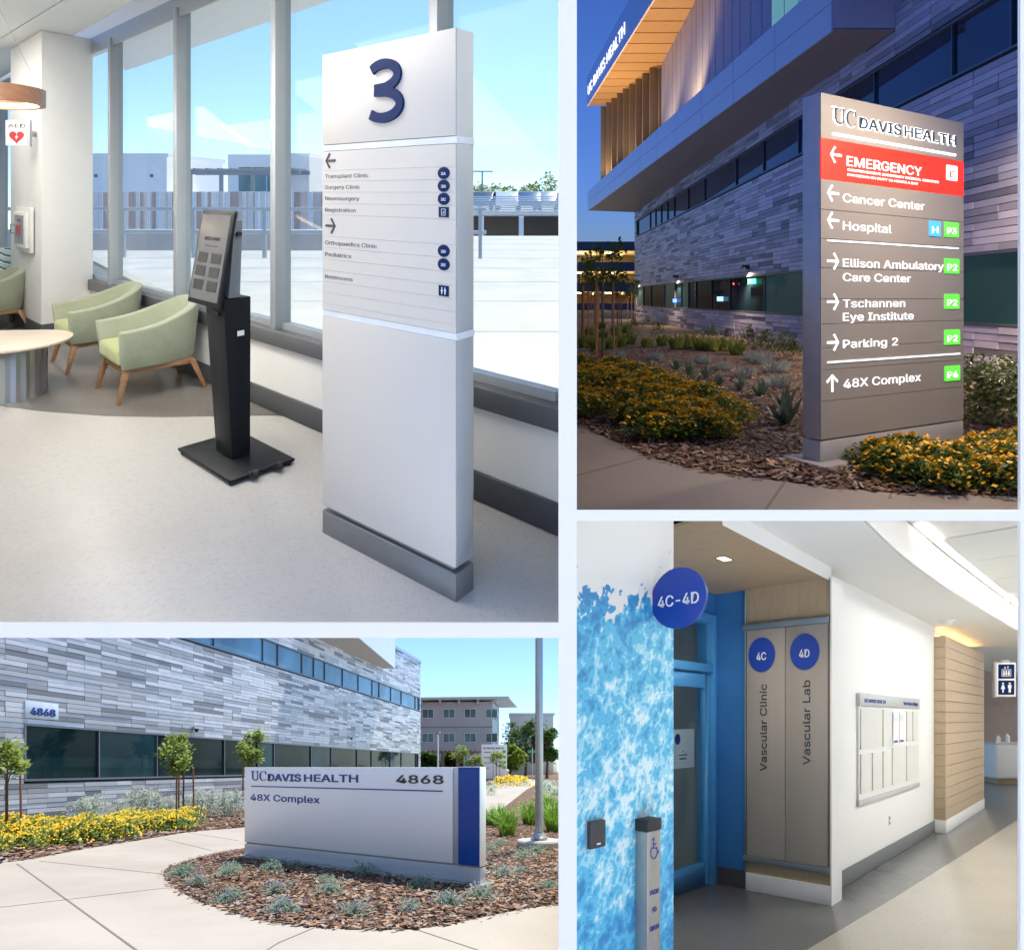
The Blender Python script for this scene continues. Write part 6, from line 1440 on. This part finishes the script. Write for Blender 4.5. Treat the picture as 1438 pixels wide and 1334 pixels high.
# notice board
frN = Fr(P4, 2.994 + 0.67*math.cos(YR), 5.94 + 0.67*math.sin(YR), YR)
nb4 = thing('notice_board', 'large white notice board with a grey header strip and blank frames on the corridor wall', 'notice board', frN)
LB = 2.63; bd_m = pm('board pale', (0.70, 0.72, 0.72), 0.4, var=0.01); pk = pm('pocket pale', (0.64, 0.66, 0.65), 0.3, var=0.02); hd = pm('board header silver', (0.50, 0.53, 0.55), 0.35, metal=0.3)
part(MB().box(0, LB, -0.02, -0.001, 0.79, 1.735), 'board', bd_m, par=nb4, fr=frN); part(MB().box(-0.01, LB+0.01, -0.035, -0.001, 1.737, 1.865), 'header', hd, par=nb4, fr=frN, bevel=0.003); part(MB().box(-0.01, LB+0.01, -0.03, -0.001, 0.735, 0.788), 'ledge', hd, par=nb4, fr=frN, bevel=0.003)
part(MB().text('UC DAVIS HEALTH', 0.14, 1.775, 0.05, 0.8, v=-0.035, ext=0.003, bold=0.03), 'lettering', navy3, par=nb4, fr=frN); part(MB().text('Your Medical Rights', 1.75, 1.775, 0.05, 0.75, v=-0.035, ext=0.003, bold=0.03), 'lettering', navy3, par=nb4, fr=frN)
strip_m = pm('pocket edge', (0.55, 0.55, 0.42), 0.4)
for u0, u1, w0, w1 in ((0.05, 0.42, 0.85, 1.25), (0.47, 0.84, 0.85, 1.25), (0.89, 1.24, 0.85, 1.25), (0.89, 1.24, 1.3, 1.71), (1.28, 1.92, 0.85, 1.28), (1.96, 2.58, 0.85, 1.28), (1.96, 2.24, 1.33, 1.7), (2.28, 2.58, 1.33, 1.7), (0.05, 0.84, 1.3, 1.71)):
    pkt = part(MB().box(u0, u1, -0.028, -0.0201, w0, w1), 'pocket', pk, par=nb4, fr=frN); part(MB().box(u0-0.006, u0, -0.03, -0.0201, w0, w1), 'pocket_edge', strip_m, par=pkt, fr=frN)
pg = pm('printed sheet', (0.55, 0.6, 0.68), 0.6, var=0.15, scale=40)
for u0 in (1.30, 1.58):
    sh = part(MB().box(u0, u0+0.24, -0.032, -0.0285, 1.31, 1.69), 'sheet', white_ink, par=nb4, fr=frN)
    part(MB().box(u0+0.02, u0+0.2, -0.033, -0.0321, 1.58, 1.66), 'heading', pg, par=sh, fr=frN); part(MB().box(u0+0.02, u0+0.2, -0.033, -0.0321, 1.33, 1.36), 'footer', navy3, par=sh, fr=frN)
fou = Fr(P4, 2.994 + 1.92*math.cos(YR), 5.94 + 1.92*math.sin(YR), YR, 0.39)
o = thing('wall_outlet', 'small wall outlet low on the white corridor wall', 'outlet', fou)
part(MB().box(-0.035, 0.035, -0.006, -0.0005, -0.01, 0.115), 'plate', white_paint, par=o, fr=fou)
for z in (0.012, 0.065): part(MB().box(-0.018, 0.018, -0.008, -0.006, z, z+0.035), 'socket', ink, par=o, fr=fou)
# restroom blade sign
frs = Fr(P4, (1398-CX)/F*10.6, 10.6, math.radians(-6), P4.zat(978, 10.6))
o = thing('restroom_sign', 'white blade sign with two blue elevator and restroom pictograms by the wood wall', 'sign', frs)
part(MB().box(0.0, 0.30, -0.02, 0.02, 0, 0.56), 'blade', white_ink, par=o, fr=frs, bevel=0.003); part(MB().box(-0.03, -0.001, -0.03, 0.03, -0.01, 0.57), 'bracket', alu_paint, par=o, fr=frs)
for z, kind in ((0.03, 'restroom'), (0.295, 'lift')):
    sq = part(MB().rrect(0.03, 0.275, z, z+0.235, 0.012, -0.024, -0.0201), 'pictogram_panel', navy, par=o, fr=frs)
    if kind == 'restroom': part(restroom(MB(), 0.152, z+0.117, 0.19, -0.024), 'pictogram', white_ink, par=sq, fr=frs)
    else:
        m_ = MB().stroke([(0.085, z+0.04), (0.22, z+0.04), (0.22, z+0.15), (0.085, z+0.15), (0.085, z+0.04)], 0.01, -0.026, -0.024)
        for q in (0.115, 0.152, 0.19): m_.disc(q, z+0.125, 0.012, -0.026, -0.024, 10).box(q-0.013, q+0.013, -0.026, -0.024, z+0.055, z+0.11)
        m_.prism([(0.115, z+0.17), (0.145, z+0.17), (0.13, z+0.2)], -0.026, -0.024, 'v').prism([(0.16, z+0.2), (0.175, z+0.17), (0.19, z+0.2)], -0.026, -0.024, 'v')
        part(m_, 'pictogram', white_ink, par=sq, fr=frs)
part(MB().box(0.1, 0.2, -0.02, 0.02, 0.56, 0.60), 'hanger', alu_paint, par=o, fr=frs)
x, d = (1331-CX)/F*8.55, 8.55; fsd = Fr(P4, x, d, 0, 2.92)
o = thing('smoke_detector', 'white smoke detector on the lower corridor ceiling', 'detector', fsd)
part(MB().lathe([(0.10, -0.012), (0.10, -0.0005)], 24), 'mount', white_paint, par=o, fr=fsd, smooth=True); part(MB().lathe([(0.035, -0.06), (0.05, -0.05), (0.06, -0.0121)], 20), 'sensor', white_paint, par=o, fr=fsd, smooth=True)
# far reception
build(MB().add([(9, 21.5, 0), (28, 21.5, 0), (28, 21.5, 3.3), (9, 21.5, 3.3)], [(0, 1, 2, 3)]), 'far_wall', pm('rose wall', (0.62, 0.50, 0.46), 0.6), f4, kind='structure')
frk = Fr(P4, 12.0, 15.9, math.radians(-8))
o = thing('reception_desk', 'white rounded reception desk far along the corridor', 'desk', frk)
part(MB().box(0.1, 2.6, 0.1, 0.9, 0, 0.12), 'plinth', veneer, par=o, fr=frk); part(MB().box(0, 2.7, 0, 1.0, 0.121, 1.0), 'front', white_paint, par=o, fr=frk, bevel=0.06, seg=4); part(MB().box(-0.02, 2.72, -0.02, 0.5, 1.001, 1.03), 'counter', wall4, par=o, fr=frk, bevel=0.008)
for i, (u, h_) in enumerate(((0.22, 0.17), (0.45, 0.22))):
    fq = Fr(P4, frk.x + u, frk.d + 0.2, 0, 1.03)
    ob_ = thing('counter_bottle', 'small white dispenser bottle standing on the far reception desk', 'bottle', fq, 'bottles on the reception desk')
    part(MB().lathe([(0.045, 0), (0.045, h_*0.7), (0.015, h_*0.8)], 14), 'body', white_paint, par=ob_, fr=fq, smooth=True); part(MB().box(-0.03, 0.012, -0.01, 0.01, h_*0.8, h_), 'pump', white_paint, par=ob_, fr=fq)
build(MB().add([(3.9, 3.5, 0), (27.5, 23, 0), (27.5, 23, 3.3), (3.9, 3.5, 2.7)], [(0, 1, 2, 3)]), 'wall_right', wall4, f4, kind='structure')
build(MB().box(4.34, 4.5, 0.0, 2.2, 0.0, 2.92), 'wall', wall4, frR, kind='structure')
# added fill panels that brighten the corridor (out of the frame, above the beige floor)
fill_led4 = em('corridor fill led', (1.0, 0.97, 0.92), 17.0, True)
for i, (x, d) in enumerate(((5.75, 5.98), (6.9, 7.0), (8.6, 8.7), (11.2, 11.3), (14.5, 14.6), (18.0, 17.6))):
    f_ = Fr(P4, x, d, YR, 3.262)
    o = thing('ceiling_light', 'added square fill light panel above the corridor, out of view', 'light', f_, 'added fill panels of the corridor')
    part(MB().box(-0.46, 0.46, -0.46, 0.46, -0.012, -0.002), 'frame', white_paint, par=o, fr=f_); part(MB().box(-0.44, 0.44, -0.44, 0.44, -0.016, -0.0125), 'diffuser', fill_led4, par=o, fr=f_)

# ------------------------------------------------------------------ which places the one sun reaches
sun.light_linking.receiver_collection = SUN_ON
sun.light_linking.blocker_collection = SUN_CAST
